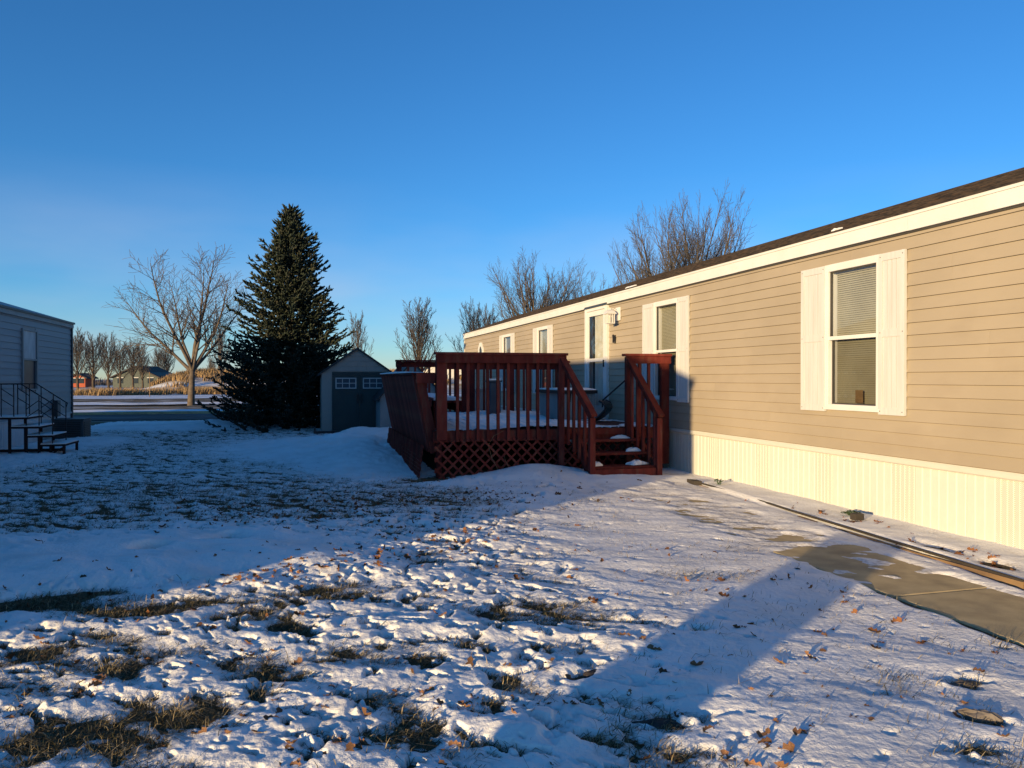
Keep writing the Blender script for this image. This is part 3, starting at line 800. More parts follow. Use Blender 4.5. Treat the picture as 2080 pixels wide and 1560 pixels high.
# porch lantern
lan = empty("wall_lantern", (WALL_X, 13.42, 2.65)); tag(lan, "white cage porch lantern on a square plate beside the door", "lamp")
MB().box(WALL_X-0.045, WALL_X-0.017, 13.33, 13.52, 2.58, 2.83).build("back_plate", M['white'], lan, bevel=0.004)
MB().tube([(WALL_X-0.045, 13.43, 2.76), (WALL_X-0.12, 13.43, 2.80), (WALL_X-0.19, 13.43, 2.79)], 0.012, 8).build("arm", M['white'], lan)
LX, LY = WALL_X-0.20, 13.43
cage = MB().box(LX-0.075, LX+0.075, LY-0.075, LY+0.075, 2.52, 2.535)
for a in (-0.068, -0.023, 0.023, 0.068):
    for q in (-0.068, 0.068):
        cage.box(LX+a-0.007, LX+a+0.007, LY+q-0.007, LY+q+0.007, 2.535, 2.70)
        if abs(a) < 0.06: cage.box(LX+q-0.007, LX+q+0.007, LY+a-0.007, LY+a+0.007, 2.535, 2.70)
cage.build("cage", M['white'], lan)
cap = MB(); n0 = len(cap.v)
lv = [(0.10, 2.700), (0.10, 2.712), (0.065, 2.760), (0.022, 2.785), (0.022, 2.815)]
for r_, z_ in lv:
    for sx, sy in ((-1,-1),(1,-1),(1,1),(-1,1)): cap.v.append((LX+sx*r_, LY+sy*r_, z_))
for i in range(len(lv)-1):
    for k in range(4): cap.f.append((i*4+k, i*4+(k+1) % 4, (i+1)*4+(k+1) % 4, (i+1)*4+k))
cap.f.append((3, 2, 1, 0)); cap.f.append(tuple(len(cap.v)-4+k for k in range(4)))
cap.build("lantern_roof", M['white'], lan)
MB().tube([(LX, LY, 2.54), (LX, LY, 2.57), (LX, LY, 2.63), (LX, LY, 2.66)], [0.015, 0.026, 0.026, 0.010], 10).build("bulb", M['cream'], lan)

# ================================================================== red deck
deck = empty("wooden_deck", (3.9, 13.8, 0))
tag(deck, "red-stained wooden deck with railings, slanted bench and steps beside the home", "deck")
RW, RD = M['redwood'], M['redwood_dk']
FY = DECK_Y0
# floor boards run along the house
xb = DECK_X0; bm_ = MB().box(0, 0.135, 0, DECK_Y1-FY, -0.035, 0).mesh("deck_board", M['deckfloor'])
while xb + 0.135 < WALL_X - 0.03:
    place("deck_board", bm_, (xb, FY, DECK_Z + 0.002*random.random()), deck); xb += 0.1405
MB().box(DECK_X0, WALL_X-0.02, FY-0.040, FY-0.002, DECK_Z-0.175, DECK_Z-0.004).build("rim_joist", RW, deck)
MB().box(DECK_X0-0.04, DECK_X0-0.002, FY-0.038, DECK_Y1, DECK_Z-0.175, DECK_Z-0.005).build("rim_joist", RW, deck)
MB().box(DECK_X0, WALL_X-0.02, DECK_Y1+0.002, DECK_Y1+0.04, DECK_Z-0.175, DECK_Z-0.005).build("rim_joist", RW, deck)
MB().box(DECK_X0, WALL_X-0.02, DECK_Y1+0.005, DECK_Y1+0.035, -0.05, DECK_Z-0.176).build("under_deck_blocker", RD, deck)  # added closure, keeps light and bright snow out from under the deck
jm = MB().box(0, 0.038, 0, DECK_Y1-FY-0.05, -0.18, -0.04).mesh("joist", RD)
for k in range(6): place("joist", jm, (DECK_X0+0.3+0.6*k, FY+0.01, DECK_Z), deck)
# posts
def post(x0, x1, y0, y1, z0, z1, mat=RW): return MB().box(x0, x1, y0, y1, z0, z1).build("post", mat, deck, bevel=0.004)
RT = 1.885     # top of railing
PX = [(1.955, 2.115), (3.850, 3.960)]
post(PX[0][0], PX[0][1], FY-0.085, FY-0.042, 0.57, RT-0.14)
post(PX[0][0]+0.01, PX[0][0]+0.10, FY+0.002, FY+0.09, 0.0, RT-0.04, RD)
post(3.86, 3.95, FY-0.130, FY-0.042, 0.06, RT-0.06)
post(4.99, 5.085, FY-0.13, FY-0.042, 0.10, RT-0.05)
post(5.60, 5.74, FY-0.115, FY-0.042, 0.12, RT-0.05)
# front railing
MB().box(1.925, 4.005, FY-0.150, FY+0.02, RT-0.038, RT).build("rail_cap", RW, deck, bevel=0.005)
MB().box(1.945, 3.985, FY-0.128, FY-0.088, RT-0.160, RT-0.040).build("rail_board", RW, deck, bevel=0.003)
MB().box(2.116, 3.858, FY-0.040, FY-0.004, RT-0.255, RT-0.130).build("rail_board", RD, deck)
bal = MB().box(-0.0215, 0.0215, -0.0215, 0.0215, 0, RT-0.135-0.545).mesh("baluster", RW)
for k in range(10):
    place("baluster", bal, (2.272 + k*0.158, FY-0.064, 0.545), deck, (R(random.uniform(-.25, .25)), R(random.uniform(-.5, .3)), R(random.uniform(-6, 6))))
# short railing between the steps and the home
MB().box(4.965, 5.775, FY-0.150, FY+0.01, RT-0.038, RT+0.002).build("rail_cap", RW, deck, bevel=0.005)
MB().box(4.985, 5.765, FY-0.128, FY-0.088, RT-0.155, RT-0.040).build("rail_board", RW, deck, bevel=0.003)
for xk in (5.24, 5.40): place("baluster", bal, (xk, FY-0.064, 0.545), deck)
# rear railing
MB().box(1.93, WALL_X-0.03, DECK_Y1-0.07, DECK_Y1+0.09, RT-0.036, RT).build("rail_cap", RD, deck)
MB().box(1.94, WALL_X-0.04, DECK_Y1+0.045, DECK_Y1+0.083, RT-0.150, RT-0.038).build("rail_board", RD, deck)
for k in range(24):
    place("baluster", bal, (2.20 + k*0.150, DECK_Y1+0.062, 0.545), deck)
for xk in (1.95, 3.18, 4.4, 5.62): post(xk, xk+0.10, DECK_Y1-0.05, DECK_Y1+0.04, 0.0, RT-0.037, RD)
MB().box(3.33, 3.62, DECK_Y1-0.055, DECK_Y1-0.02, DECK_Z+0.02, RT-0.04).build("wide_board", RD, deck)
# slanted bench back along the left edge
B0, B1 = FY+0.13, DECK_Y1+0.05
bx0, bz0, bx1, bz1 = DECK_X0-0.055, 0.385, DECK_X0-0.290, 1.545     # foot and head of the slope
sl_ang = math.atan2(bx0-bx1, bz1-bz0); bl = math.hypot(bx1-bx0, bz1-bz0)
nb = 26; bw = (B1-B0)/nb
brd = MB().box(-0.030, -0.002, 0.005, bw-0.005, 0, bl).mesh("back_board", RW)
for k in range(nb):
    place("back_board", brd, (bx0, B0 + k*bw, bz0), deck, (0, -sl_ang, 0))
for yk in (B0, B0+1.55, B0+3.1, B1-0.05):
    MB().beam((bx0+0.05, yk-0.02, bz0-0.03), (bx1+0.05, yk-0.02, bz1), 0.042, 0.12, (0, 1, 0)).build("bench_strut", RW, deck) if False else \
    MB().prism([(bx0-0.001, bz0-0.03), (bx0+0.135, bz0+0.02), (bx1+0.135, bz1-0.01), (bx1-0.001, bz1-0.01)], 'y', yk-0.045, yk-0.002).build("bench_strut", RW, deck)
MB().box(bx1-0.055, bx1+0.145, B0-0.06, B1+0.02, bz1, bz1+0.036).build("bench_cap", RW, deck, bevel=0.004)
for zz, wd in ((1.43, 0.17), (1.12, 0.10)):
    t_ = (zz-bz0)/(bz1-bz0); xx = bx0 + (bx1-bx0)*t_ + 0.002
    MB().box(xx+0.135, xx+0.165, B0-0.03, B1, zz-wd/2, zz+wd/2).build("bench_back_rail", RW, deck)
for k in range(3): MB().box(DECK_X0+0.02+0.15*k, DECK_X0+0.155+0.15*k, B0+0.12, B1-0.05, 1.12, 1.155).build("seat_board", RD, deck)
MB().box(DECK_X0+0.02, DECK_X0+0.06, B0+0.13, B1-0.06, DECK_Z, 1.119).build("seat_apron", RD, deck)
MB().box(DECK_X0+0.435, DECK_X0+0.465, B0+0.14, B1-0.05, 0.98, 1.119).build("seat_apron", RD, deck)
# cross rail that ties the bench back to the front post
MB().box(1.665, 1.955, FY+0.01, FY+0.05, 1.42, 1.58).build("bench_end_board", RW, deck)

# lattice of crossed slats
def lattice(parent, to3d, W, H, sp=0.165, w=0.034, th=0.008, mat=RW, skip=lambda u, v: False, name="lattice_slat", zoff=0.0, lo=None):
    for layer, sg in ((0, 1), (1, -1)):
        u0 = -H
        k = 0
        while u0 < W + H:
            # line u = u0 + sg*(v)   (45 degrees); clip to the rectangle
            pts = []
            a = u0 if sg > 0 else u0
            v0, v1 = 0.0, H
            ua, ub = (a, a+H) if sg > 0 else (a+H, a)
            # clip u to 0..W
            def cl(ua, va, ub, vb, lim, low):
                if (ua < lim) == (ub < lim) :
                    return None if ((ua < lim) == low) else (ua, va, ub, vb)
                t = (lim-ua)/(ub-ua); vm = va + (vb-va)*t
                if (ua < lim) == low: return (lim, vm, ub, vb)
                return (ua, va, lim, vm)
            seg = (ua, v0, ub, v1)
            seg = cl(*seg, 0.0, True)
            if seg: seg = cl(*seg, W, False)
            if seg and math.hypot(seg[2]-seg[0], seg[3]-seg[1]) > 0.06:
                p0 = to3d(seg[0], seg[1], layer*th + zoff); p1 = to3d(seg[2], seg[3], layer*th + zoff)
                nrm = to3d.n
                MB().beam(p0, p1, w, th*0.95, nrm).build(name, mat, parent)
            u0 += sp; k += 1
class Plane:
    def __init__(s, o, u, v): s.o = Vector(o); s.u = Vector(u).normalized(); s.v = Vector(v).normalized(); s.n = tuple(s.u.cross(s.v).normalized())
    def __call__(s, a, b, c): return tuple(s.o + s.u*a + s.v*b + Vector(s.n)*c)
lattice(deck, Plane((1.93, FY-0.052, -0.02), (1, 0, 0), (0, 0, 1)), 2.28, 0.60)
lattice(deck, Plane((DECK_X0-0.26, B0-0.15, -0.05), (0, 1, 0), (0.14, 0, 1)), 4.6, 0.54, sp=0.11, mat=RW)
lattice(deck, Plane((4.15, FY-0.01, -0.02), (1, 0, 0), (0, 0, 1)), 1.5, 0.52, mat=RD)

# steps
SX0, SX1, SY = 4.10, 5.20, 10.60
SZ = 0.05
trd = MB().box(SX0+0.085, SX1-0.04, 0, 0.275, -0.040, 0).mesh("tread", RW)
for k, (yy, zz) in enumerate(((SY-0.01, 0.185), (SY+0.255, 0.365), (SY+0.52, 0.545))):
    o = place("tread", trd, (0, yy, zz), deck); b_ = o.modifiers.new("edge", 'BEVEL'); b_.width = 0.006; b_.segments = 2
MB().box(SX0+0.075, SX1-0.03, SY-0.035, SY-0.012, -0.02, 0.146).build("kick_board", RW, deck)
MB().box(4.0, 5.1, FY-0.075, FY-0.0405, DECK_Z-0.10, DECK_Z-0.003).build("nosing", RW, deck)
for xs in (SX0+0.045, SX1-0.038):
    MB().prism([(SY, -0.02), (SY+0.2, -0.02), (FY-0.045, DECK_Z-0.24), (FY-0.045, DECK_Z-0.01), (SY, 0.19)], 'x', xs, xs+0.036).build("stringer", RW, deck)
post(SX0-0.01, SX0+0.075, SY-0.06, SY+0.03, -0.02, 0.915)
post(SX1-0.035, SX1+0.05, SY-0.06, SY+0.03, -0.02, 0.895)
for (xa, xb_, za, zb_) in ((3.93, SX0+0.035, 1.80, 0.945), (5.05, SX1+0.01, 1.80, 0.925)):
    MB().beam((xa, FY-0.10, za), (xb_, SY-0.10, zb_), 0.115, 0.040).build("hand_rail", RW, deck, bevel=0.005)
    MB().beam((xa, FY-0.14, za-0.075), (xb_, SY-0.03, zb_-0.06), 0.038, 0.085).build("rail_board", RW, deck)
    for k in range(5):
        t_ = (k+0.7)/5.6
        x_ = xa + (xb_-xa)*t_ + (0.03 if xa < 4.5 else -0.02); y_ = FY-0.10 + (SY-FY)*t_; zt = za + (zb_-za)*t_ - 0.05
        zb0 = DECK_Z - 0.12 - (DECK_Z-0.19)*t_ - 0.06
        MB().box(x_-0.0205, x_+0.0205, y_-0.0205, y_+0.0205, zb0, zt).build("baluster", RW, deck)
# wiry vine stems on the lattice
vn = MB()
vn.tube([(2.90, FY-0.085, 0.10), (2.80, FY-0.10, 0.28), (2.74, FY-0.10, 0.48), (2.82, FY-0.11, 0.62), (2.98, FY-0.10, 0.70)], [0.005, 0.005, 0.004, 0.004, 0.003], 5)
vn.tube([(3.07, FY-0.09, 0.14), (3.01, FY-0.10, 0.24), (2.99, FY-0.10, 0.32)], [0.004, 0.004, 0.003], 5)
tag(vn.build("vine", M['timber']), "thin bare vine stem climbing the red deck lattice", "vine")

# snow on the deck floor, following the boards
gx, gy = np.meshgrid(np.linspace(DECK_X0+0.01, WALL_X-0.06, 330), np.linspace(FY-0.03, DECK_Y1-0.02, 130))
ph = ((gx-DECK_X0) % 0.1405)/0.1405
gap = np.exp(-((ph-0.98)/0.07)**2) + np.exp(-((ph+0.02)/0.07)**2)
dd = 0.022 + 0.05*fbm(gx*1.3, gy*0.8, 3, 71) + 0.010*fbm(gx*6, gy*3, 2, 72) - 0.030*gap*(0.7+1.2*perlin(gx*2, gy*1.2, 73)) - 0.022*sm(4.3, 5.6, gx) + 0.05*sm(14.5, 16, gy)
gz = DECK_Z + 0.002 + np.maximum(dd, -0.006)
n_, m_ = gx.shape; i = np.arange(n_*m_).reshape(n_, m_)
F = np.stack([i[:-1, :-1], i[:-1, 1:], i[1:, 1:], i[1:, :-1]], -1).reshape(-1, 4)
keep = dd.reshape(-1)[F].max(1) > 0.0
o = bpy.data.objects.new("snow", np_mesh("deck_snow", np.stack([gx, gy, gz], -1).reshape(-1, 3), F[keep], M['snow'], attr={"thin": np.zeros(gx.size)}))
COL.objects.link(o); tag(o, "drifted snow lying in ridges on the deck boards", "snow", kind="stuff")
def lump(name, c, rx, ry, h, seed, label, mat='snow', kind="stuff", cat="snow"):
    n, m = 9, 16; V = []; F = []
    for i in range(n):
        t = i/(n-1)
        for k in range(m):
            a = 2*math.pi*k/m
            r = math.sin(t*math.pi/2)*(1 + 0.30*math.sin(3*a+seed) + 0.15*math.sin(7*a+seed*2))
            V.append((c[0] + rx*r*math.cos(a), c[1] + ry*r*math.sin(a), c[2] + h*math.cos(t*math.pi/2)*(1 + 0.35*math.sin(5*a+seed*3+4*t))))
    for i in range(n-1):
        for k in range(m): F.append((i*m+k, (i+1)*m+k, (i+1)*m+(k+1) % m, i*m+(k+1) % m))
    o = bpy.data.objects.new(name, np_mesh(name, V, F, M[mat])); COL.objects.link(o)
    return tag(o, label, cat, kind=kind)
lump("snow_clump", (4.92, SY+0.15, 0.184), 0.16, 0.06, 0.06, 1.0, "broken snow on the right of the lowest deck step")
lump("snow_clump", (4.26, SY+0.14, 0.184), 0.08, 0.06, 0.055, 2.0, "snow lump on the left of the lowest deck step")
lump("snow_clump", (4.97, SY+0.40, 0.364), 0.12, 0.06, 0.05, 3.0, "crumbled snow on the middle deck step")
lump("snow_clump", (4.90, SY+0.68, 0.544), 0.15, 0.05, 0.045, 4.0, "ragged snow on the top deck step")
MBs = MB().prism([(B0-0.05, 0), (B1, 0), (B1, 0.02), (B0+2, 0.035), (B0+0.6, 0.015), (B0-0.02, 0.01)], 'x', bx1-0.05, bx1+0.13)
MBs.v = [(x_, y_, z_+bz1+0.034) for x_, y_, z_ in MBs.v]
tag(MBs.build("snow_strip", M['snow']), "snow lying along the cap of the slanted bench back", "snow", kind="stuff")
MBs = MB().prism([(B0+0.15, 0), (B1-0.1, 0), (B1-0.1, 0.05), (B0+2, 0.07), (B0+0.2, 0.04)], 'x', DECK_X0+0.03, DECK_X0+0.44)
MBs.v = [(x_, y_, z_+1.153) for x_, y_, z_ in MBs.v]
tag(MBs.build("snow_strip", M['snow']), "snow lying on the deck bench seat", "snow", kind="stuff")

# snow shovel leaning by the door
shv = empty("snow_shovel", (5.35, 12.75, DECK_Z)); tag(shv, "black snow shovel with a snowy scoop leaning by the door", "shovel")
sc = MB()
prof = [(0.00, 0.00), (0.06, 0.10), (0.10, 0.20), (0.115, 0.29), (0.10, 0.37), (0.06, 0.42)]   # (lean, height) curve of the blade
def blade_pt(i, w, off=0.0):
    l_, z_ = prof[i]
    ang = R(-38)
    d = Vector((math.cos(ang), -math.sin(ang), 0)); sd = Vector((d.y, -d.x, 0))
    p = Vector((5.12, 12.93, DECK_Z+0.03)) + Vector((0.62, -0.45, 0)).normalized()*l_*2.1 + Vector((0.45, 0.62, 0)).normalized()*w + Vector((0, 0, z_*0.85))
    return p + Vector((-0.62, 0.45, 0.35)).normalized()*off
for i in range(len(prof)-1):
    for a, b in ((-0.23, 0.23),):
        q = [blade_pt(i, a), blade_pt(i, b), blade_pt(i+1, b), blade_pt(i+1, a)]
        r_ = [blade_pt(i, a, -0.02), blade_pt(i, b, -0.02), blade_pt(i+1, b, -0.02), blade_pt(i+1, a, -0.02)]
        sc.quad(*[tuple(v) for v in q]); sc.quad(*[tuple(v) for v in reversed(r_)])
        for u, v in ((0, 1), (1, 2), (2, 3), (3, 0)): sc.quad(tuple(q[v]), tuple(q[u]), tuple(r_[u]), tuple(r_[v]))
sc.build("scoop", M['black_plastic'], shv)
for w_ in (-0.235, 0.235):
    m = MB().tube([tuple(blade_pt(i, w_, 0.004)) for i in range(len(prof))], 0.022, 8); m.build("scoop_rim", M['black_plastic'], shv)
m = MB()
for i in range(len(prof)-2):
    q = [blade_pt(i, -0.20, 0.012), blade_pt(i, 0.20, 0.012), blade_pt(i+1, 0.19, 0.014), blade_pt(i+1, -0.19, 0.014)]
    m.quad(*[tuple(v) for v in q])
m.build("scoop_snow", M['snow'], shv)
top = blade_pt(5, 0.0)
hd = Vector((5.70, 12.50, 1.62))
MB().tube([tuple(top - Vector((0, 0, 0.12))), tuple(top), tuple(hd)], [0.016, 0.016, 0.015], 8).build("shaft", M['iron'], shv)
MB().tube([tuple(hd - Vector((0.05, 0.05, 0))), tuple(hd + Vector((0.05, 0.05, 0)))], 0.018, 8).build("grip", M['black_plastic'], shv)

# deck storage box
bxo = empty("deck_box", (5.2, 14.4, DECK_Z)); tag(bxo, "grey ribbed storage box with dark lid on the deck", "storage box")
BX0, BX1, BY0, BY1 = 4.72, 5.35, 13.55, 15.0
for k in range(9):
    MB().box(BX0 + k*(BX1-BX0)/9 + 0.004, BX0 + (k+1)*(BX1-BX0)/9 - 0.004, BY0-0.012, BY0+0.005, DECK_Z+0.03, 1.20).build("rib", M['grey_resin'], bxo)
MB().box(BX0, BX1, BY0, BY1, DECK_Z+0.004, 1.21).build("bin", M['grey_resin'], bxo)
MB().box(BX0-0.09, BX1+0.04, BY0-0.05, BY1+0.04, 1.211, 1.275).build("lid", M['black'], bxo, bevel=0.01)
MB().prism([(BY0-0.06, 1.21), (BY0-0.02, 1.21), (BY0-0.02, 1.05)], 'x', BX0+0.10, BX0+0.14).build("bracket", M['black'], bxo)
MBs = MB().prism([(BY0-0.02, 1.276), (BY1, 1.276), (BY1, 1.30), (BY0+0.5, 1.315), (BY0, 1.292)], 'x', BX0-0.05, BX1+0.02)
tag(MBs.build("snow_strip", M['snow']), "snow lying on the dark lid of the deck box", "snow", kind="stuff")
# tall slim bin behind it
bn = empty("slim_bin", (3.95, 15.6, DECK_Z)); tag(bn, "tall dark blue bin with snowy lid at the deck rear", "bin")
MB().box(3.78, 4.02, 15.45, 15.8, DECK_Z+0.02, 1.42).build("body", M['blue_plastic'], bn, bevel=0.02)
MB().box(3.76, 4.04, 15.43, 15.82, 1.421, 1.455).build("lid", M['blue_plastic'], bn)
MB().box(3.79, 4.01, 15.46, 15.79, 1.456, 1.49).build("lid_snow", M['snow'], bn)
cb = empty("utility_pedestal", (4.3, 19.2, 0)); tag(cb, "grey-green utility pedestal standing behind the deck railing", "pedestal")
MB().box(4.15, 4.62, 19.0, 19.4, 0.0, 1.18).build("cabinet", M['grey_resin'], cb, bevel=0.02)
MB().box(4.12, 4.65, 18.97, 19.43, 1.181, 1.24).build("cap", M['grey_resin'], cb)
MB().tube([(4.30, 18.985, 0.95), (4.34, 18.975, 0.6), (4.28, 18.975, 0.3)], 0.01, 6).build("cable", M['black'], cb)

# ================================================================== sheds
def shed(name, label, x0, x1, y0, y1, hw, hp, detailed=True, wall=None, door=True):
    t = empty(name, ((x0+x1)/2, y0, 0)); tag(t, label, "shed")
    wall = wall or M['shed_wall']; xc = (x0+x1)/2
    MB().box(x0, x1, y0, y1, 0, hw).prism([(x0, hw), (x1, hw), (xc, hp-0.05)], 'y', y0, y1).build("wall", wall, t)
    sl = (hp-hw)/(xc-x0)
    for sg in (-1, 1):
        xe = xc + sg*(xc-x0+0.10)
        p = [(xc, hp), (xe, hw - 0.10*sl), (xe, hw - 0.10*sl - 0.05), (xc, hp-0.055)]
        MB().prism(p if sg > 0 else p[::-1], 'y', y0-0.09, y1+0.09).build("roof", M['shed_roof'], t)
    if not detailed: return t
    # front corner panels with embossed blocks, doors, header
    cw = (x1-x0)*0.14
    for xa, xb_ in ((x0, x0+cw), (x1-cw*0.62, x1)):
        nblk = 9; bh = (hw-0.06)/nblk
        bm2 = MB().box(0, xb_-xa-0.008, -0.018, -0.001, 0, bh-0.008).mesh("wall_block", wall)
        for k in range(nblk): place("wall_block", bm2, (xa+0.004, y0, 0.03 + k*bh), t)
    # gable shingle lines
    zg = hw + 0.02
    k = 0
    while zg < hp - 0.16:
        hwid = (hp-0.10-zg)/sl
        nsg = max(1, int(hwid*2/0.42)); ww = 2*(hwid-0.05)/nsg
        for j in range(nsg):
            xa = xc - hwid + 0.05 + j*ww
            hh = 0.13
            MB().box(xa+0.003, xa+ww-0.003, y0-0.016 - 0.002*(k % 2), y0-0.001, zg+0.003, zg+hh-0.003).build("gable_board", wall, t)
        zg += 0.134; k += 1
    dx0, dx1 = x0+cw+0.01, x1-cw*0.62-0.01; dm_ = (dx0+dx1)/2
    MB().box(dx0, dx1, y0-0.022, y0-0.0012, hw-0.11, hw-0.002).build("door_header", M['shed_door'], t)
    for a, b in ((dx0, dm_-0.004), (dm_+0.004, dx1)):
        d_ = MB().box(a, b, y0-0.035, y0-0.0015, 0.05, hw-0.115)
        for q in (a+0.05, b-0.05): d_.box(q-0.012, q+0.012, y0-0.041, y0-0.034, 0.12, hw-0.55)
        for k in range(3):
            d_.box(a+0.09 + k*(b-a-0.18)/2-0.01, a+0.09 + k*(b-a-0.18)/2+0.01, y0-0.040, y0-0.034, 0.12, hw-0.58)
        dr = d_.build("door", M['shed_door'], t)
        wx0, wx1, wz0, wz1 = a+0.09, b-0.08, hw-0.47, hw-0.165
        fr = MB()
        for (p, q, r2, s2) in ((wx0, wx1, wz0, wz0+0.03), (wx0, wx1, wz1-0.03, wz1), (wx0, wx0+0.03, wz0+0.03, wz1-0.03), (wx1-0.03, wx1, wz0+0.03, wz1-0.03)): fr.box(p, q, y0-0.052, y0-0.036, r2, s2)
        for k in (1, 2): xm = wx0 + (wx1-wx0)*k/3; fr.box(xm-0.010, xm+0.010, y0-0.050, y0-0.036, wz0+0.03, (wz0+wz1)/2-0.01).box(xm-0.010, xm+0.010, y0-0.050, y0-0.036, (wz0+wz1)/2+0.01, wz1-0.03)
        fr.box(wx0+0.03, wx1-0.03, y0-0.051, y0-0.036, (wz0+wz1)/2-0.01, (wz0+wz1)/2+0.01)
        fr.build("window_grid", M['shed_trim'], dr)
        MB().box(wx0+0.03, wx1-0.03, y0-0.038, y0-0.0352, wz0+0.03, wz1-0.03).build("pane", M['blue_plastic'], dr)
        hx = (dm_-0.05) if b < dm_+0.1 and a < dm_-0.1 else (dm_+0.05)
        MB().box(hx-0.022, hx+0.022, y0-0.075, y0-0.036, hw-0.88, hw-0.62).build("handle", M['black'], dr, bevel=0.01)
    return t
shed("garden_shed", "taupe resin shed with dark green double doors in front of the spruce", 0.57, 2.52, 21.9, 23.9, 1.68, 2.36)
shed("garden_shed", "plain grey shed glimpsed through the deck balusters", 2.05, 3.75, 20.6, 22.6, 1.05, 1.98, False, M['grey_resin'])
ypo = empty("play_panel", (2.6, 18.2, 0)); tag(ypo, "yellow plastic play panel glimpsed behind the deck bench", "toy")
MB().box(2.1, 2.78, 18.2, 18.26, 0.75, 1.55).build("board", M['yellow'], ypo, bevel=0.03)
MB().box(2.12, 2.2, 18.2, 18.3, 0.0, 0.749).build("leg", M['blue_plastic'], ypo)
MB().box(2.68, 2.76, 18.2, 18.3, 0.0, 0.749).build("leg", M['blue_plastic'], ypo)
skd = MB().box(0.35, 1.2, 21.45, 21.6, -0.02, 0.06)
skd.box(0.36, 0.40, 21.46, 21.50, 0.0, 0.16)
tag(skd.build("ramp_board", M['barkpiece']), "dark weathered board lying before the green-door shed", "board")

# ================================================================== grey mobile home on the left
def grey_home(name, label, xw, y0, y1, detailed):
    """wall facing +X at xw"""
    t = empty(name, (xw, (y0+y1)/2, 0)); tag(t, label, "mobile home")
    ze, zf, zs = 2.985, 2.84, 0.60; wd = 4.2
    MB().box(xw-wd, xw-0.02, y0, y1, 0.02, ze-0.02).build("wall", M['grey_siding'], t)
    xr, zr = xw-wd/2, 3.64
    r = MB().prism([(xw+0.06, ze), (xr, zr), (xw-wd-0.06, ze), (xw-wd-0.06, ze-0.03), (xw+0.06, ze-0.03)], 'y', y0-0.05, y1+0.05)
    ro = r.build("roof", M['metal_roof'], t)
    MB().box(xw-0.015, xw+0.045, y0-0.02, y1+0.02, zf, ze-0.031).build("fascia", M['grey_trim'], t)
    MB().box(xw+0.046, xw+0.075, y0-0.05, y1+0.05, ze-0.045, ze+0.004).build("gutter_edge", M['dark_trim'], t)
    if not detailed:
        pw = 1.2
        yk = y0
        while yk < y1-0.01:
            MB().box(xw-0.02, xw-0.005, yk, min(yk+pw, y1)-0.004, 0, zs).build("skirt_panel", M['grey_skirt'], t); yk += pw
        return t
    WO = (19.16, 20.12, 1.23, 2.60)
    c = 0.138; k = 0; zb = zs
    while zb < zf - 0.01:
        zt = zb + c; z1 = min(zt, zf)
        if zt > WO[2] and zb < WO[3]: parts = [(y0, WO[0]), (WO[1], y1)]
        else: parts = [(y0, y1)]
        for a, b in parts:
            lap_board(a, b, zb, zt, zb, z1, xw-0.019, 1, 0.018).build("siding_board", M['grey_siding'], t)
        zb = zt; k += 1
    MB().box(xw-0.018, xw+0.03, y1-0.05, y1+0.02, 0.0, zf-0.001).build("corner_trim", M['dark_trim'], t)
    # window with a sheet over the upper half
    wy0, wy1, wz0, wz1 = WO
    f = MB().box(xw-0.018, xw+0.035, wy0-0.03, wy0+0.035, wz0, wz1).box(xw-0.018, xw+0.034, wy1-0.04, wy1+0.02, wz0, wz1).box(xw-0.017, xw+0.033, wy0+0.035, wy1-0.04, wz1-0.04, wz1).box(xw-0.017, xw+0.033, wy0+0.035, wy1-0.04, wz0, wz0+0.03).box(xw-0.017, xw+0.033, wy0+0.035, wy1-0.04, 1.90, 1.94)
    win = f.build("window", M['grey_trim'], t)
    MB().box(xw+0.0, xw+0.004, wy0+0.035, wy1-0.04, 1.94, wz1-0.04).build("sheet", M['window_sheet'], win)
    MB().box(xw-0.010, xw-0.006, wy0+0.035, wy1-0.04, wz0+0.03, 1.90).build("pane", M['dark_glass'], win)
    # skirting
    pw = 0.30
    sk = skirt_mesh(pw, 0.62, M['grey_skirt'], 3)
    yk = y0
    while yk < y1 - pw:
        o = place("skirt_panel", sk, (xw-0.012, yk+pw, -0.03), t, (0, 0, math.pi)); yk += pw
    MB().prism([(xw-0.02, 0.56), (xw+0.015, 0.57), (xw+0.022, 0.60), (xw-0.02, 0.606)], 'y', y0, y1).build("skirt_trim", M['grey_skirt'], t)
    # roof vent cap
    MB().tube([(xw-0.75, 17.4, 3.2), (xw-0.75, 17.4, 3.36)], 0.07, 10).build("vent_pipe", M['dark_trim'], ro)
    MB().tube([(xw-0.75, 17.4, 3.36), (xw-0.75, 17.4, 3.40), (xw-0.75, 17.4, 3.46), (xw-0.75, 17.4, 3.49)], [0.16, 0.17, 0.12, 0.02], 12).build("vent_cap", M['dark_trim'], ro)
    MB().box(xw+0.02, xw+0.12, 21.3, 21.55, 0.55, 0.95).build("meter_box", M['dark_trim'], t)
    MB().tube([(xw+0.06, 21.42, 0.55), (xw+0.07, 21.45, 0.3), (xw+0.10, 21.40, 0.02)], 0.02, 6).build("conduit", M['black'], t)
    return t
M['window_sheet'] = pmat('plastic_sheet', (0.48, 0.50, 0.50), (0.34, 0.36, 0.37), scale=6, rough=0.5, stretch=(1, 2, 0.5))
M['dark_glass'] = pmat('dark_window', (0.02, 0.03, 0.045), (0.03, 0.045, 0.06), scale=3, rough=0.30, spec=0.06)
LX_W = -5.9
grey_home("neighbour_home", "blue-grey sided mobile home with entry steps, its end by the road", LX_W, 1.86, 23.0, True)
grey_home("neighbour_home", "next mobile home standing in the row behind the blue-grey one", -18.5, 1.0, 24.5, False)

M['step_wood'] = pmat('dark_step_wood', (0.040, 0.022, 0.020), (0.026, 0.015, 0.015), scale=5, rough=0.85, spec=0.1)
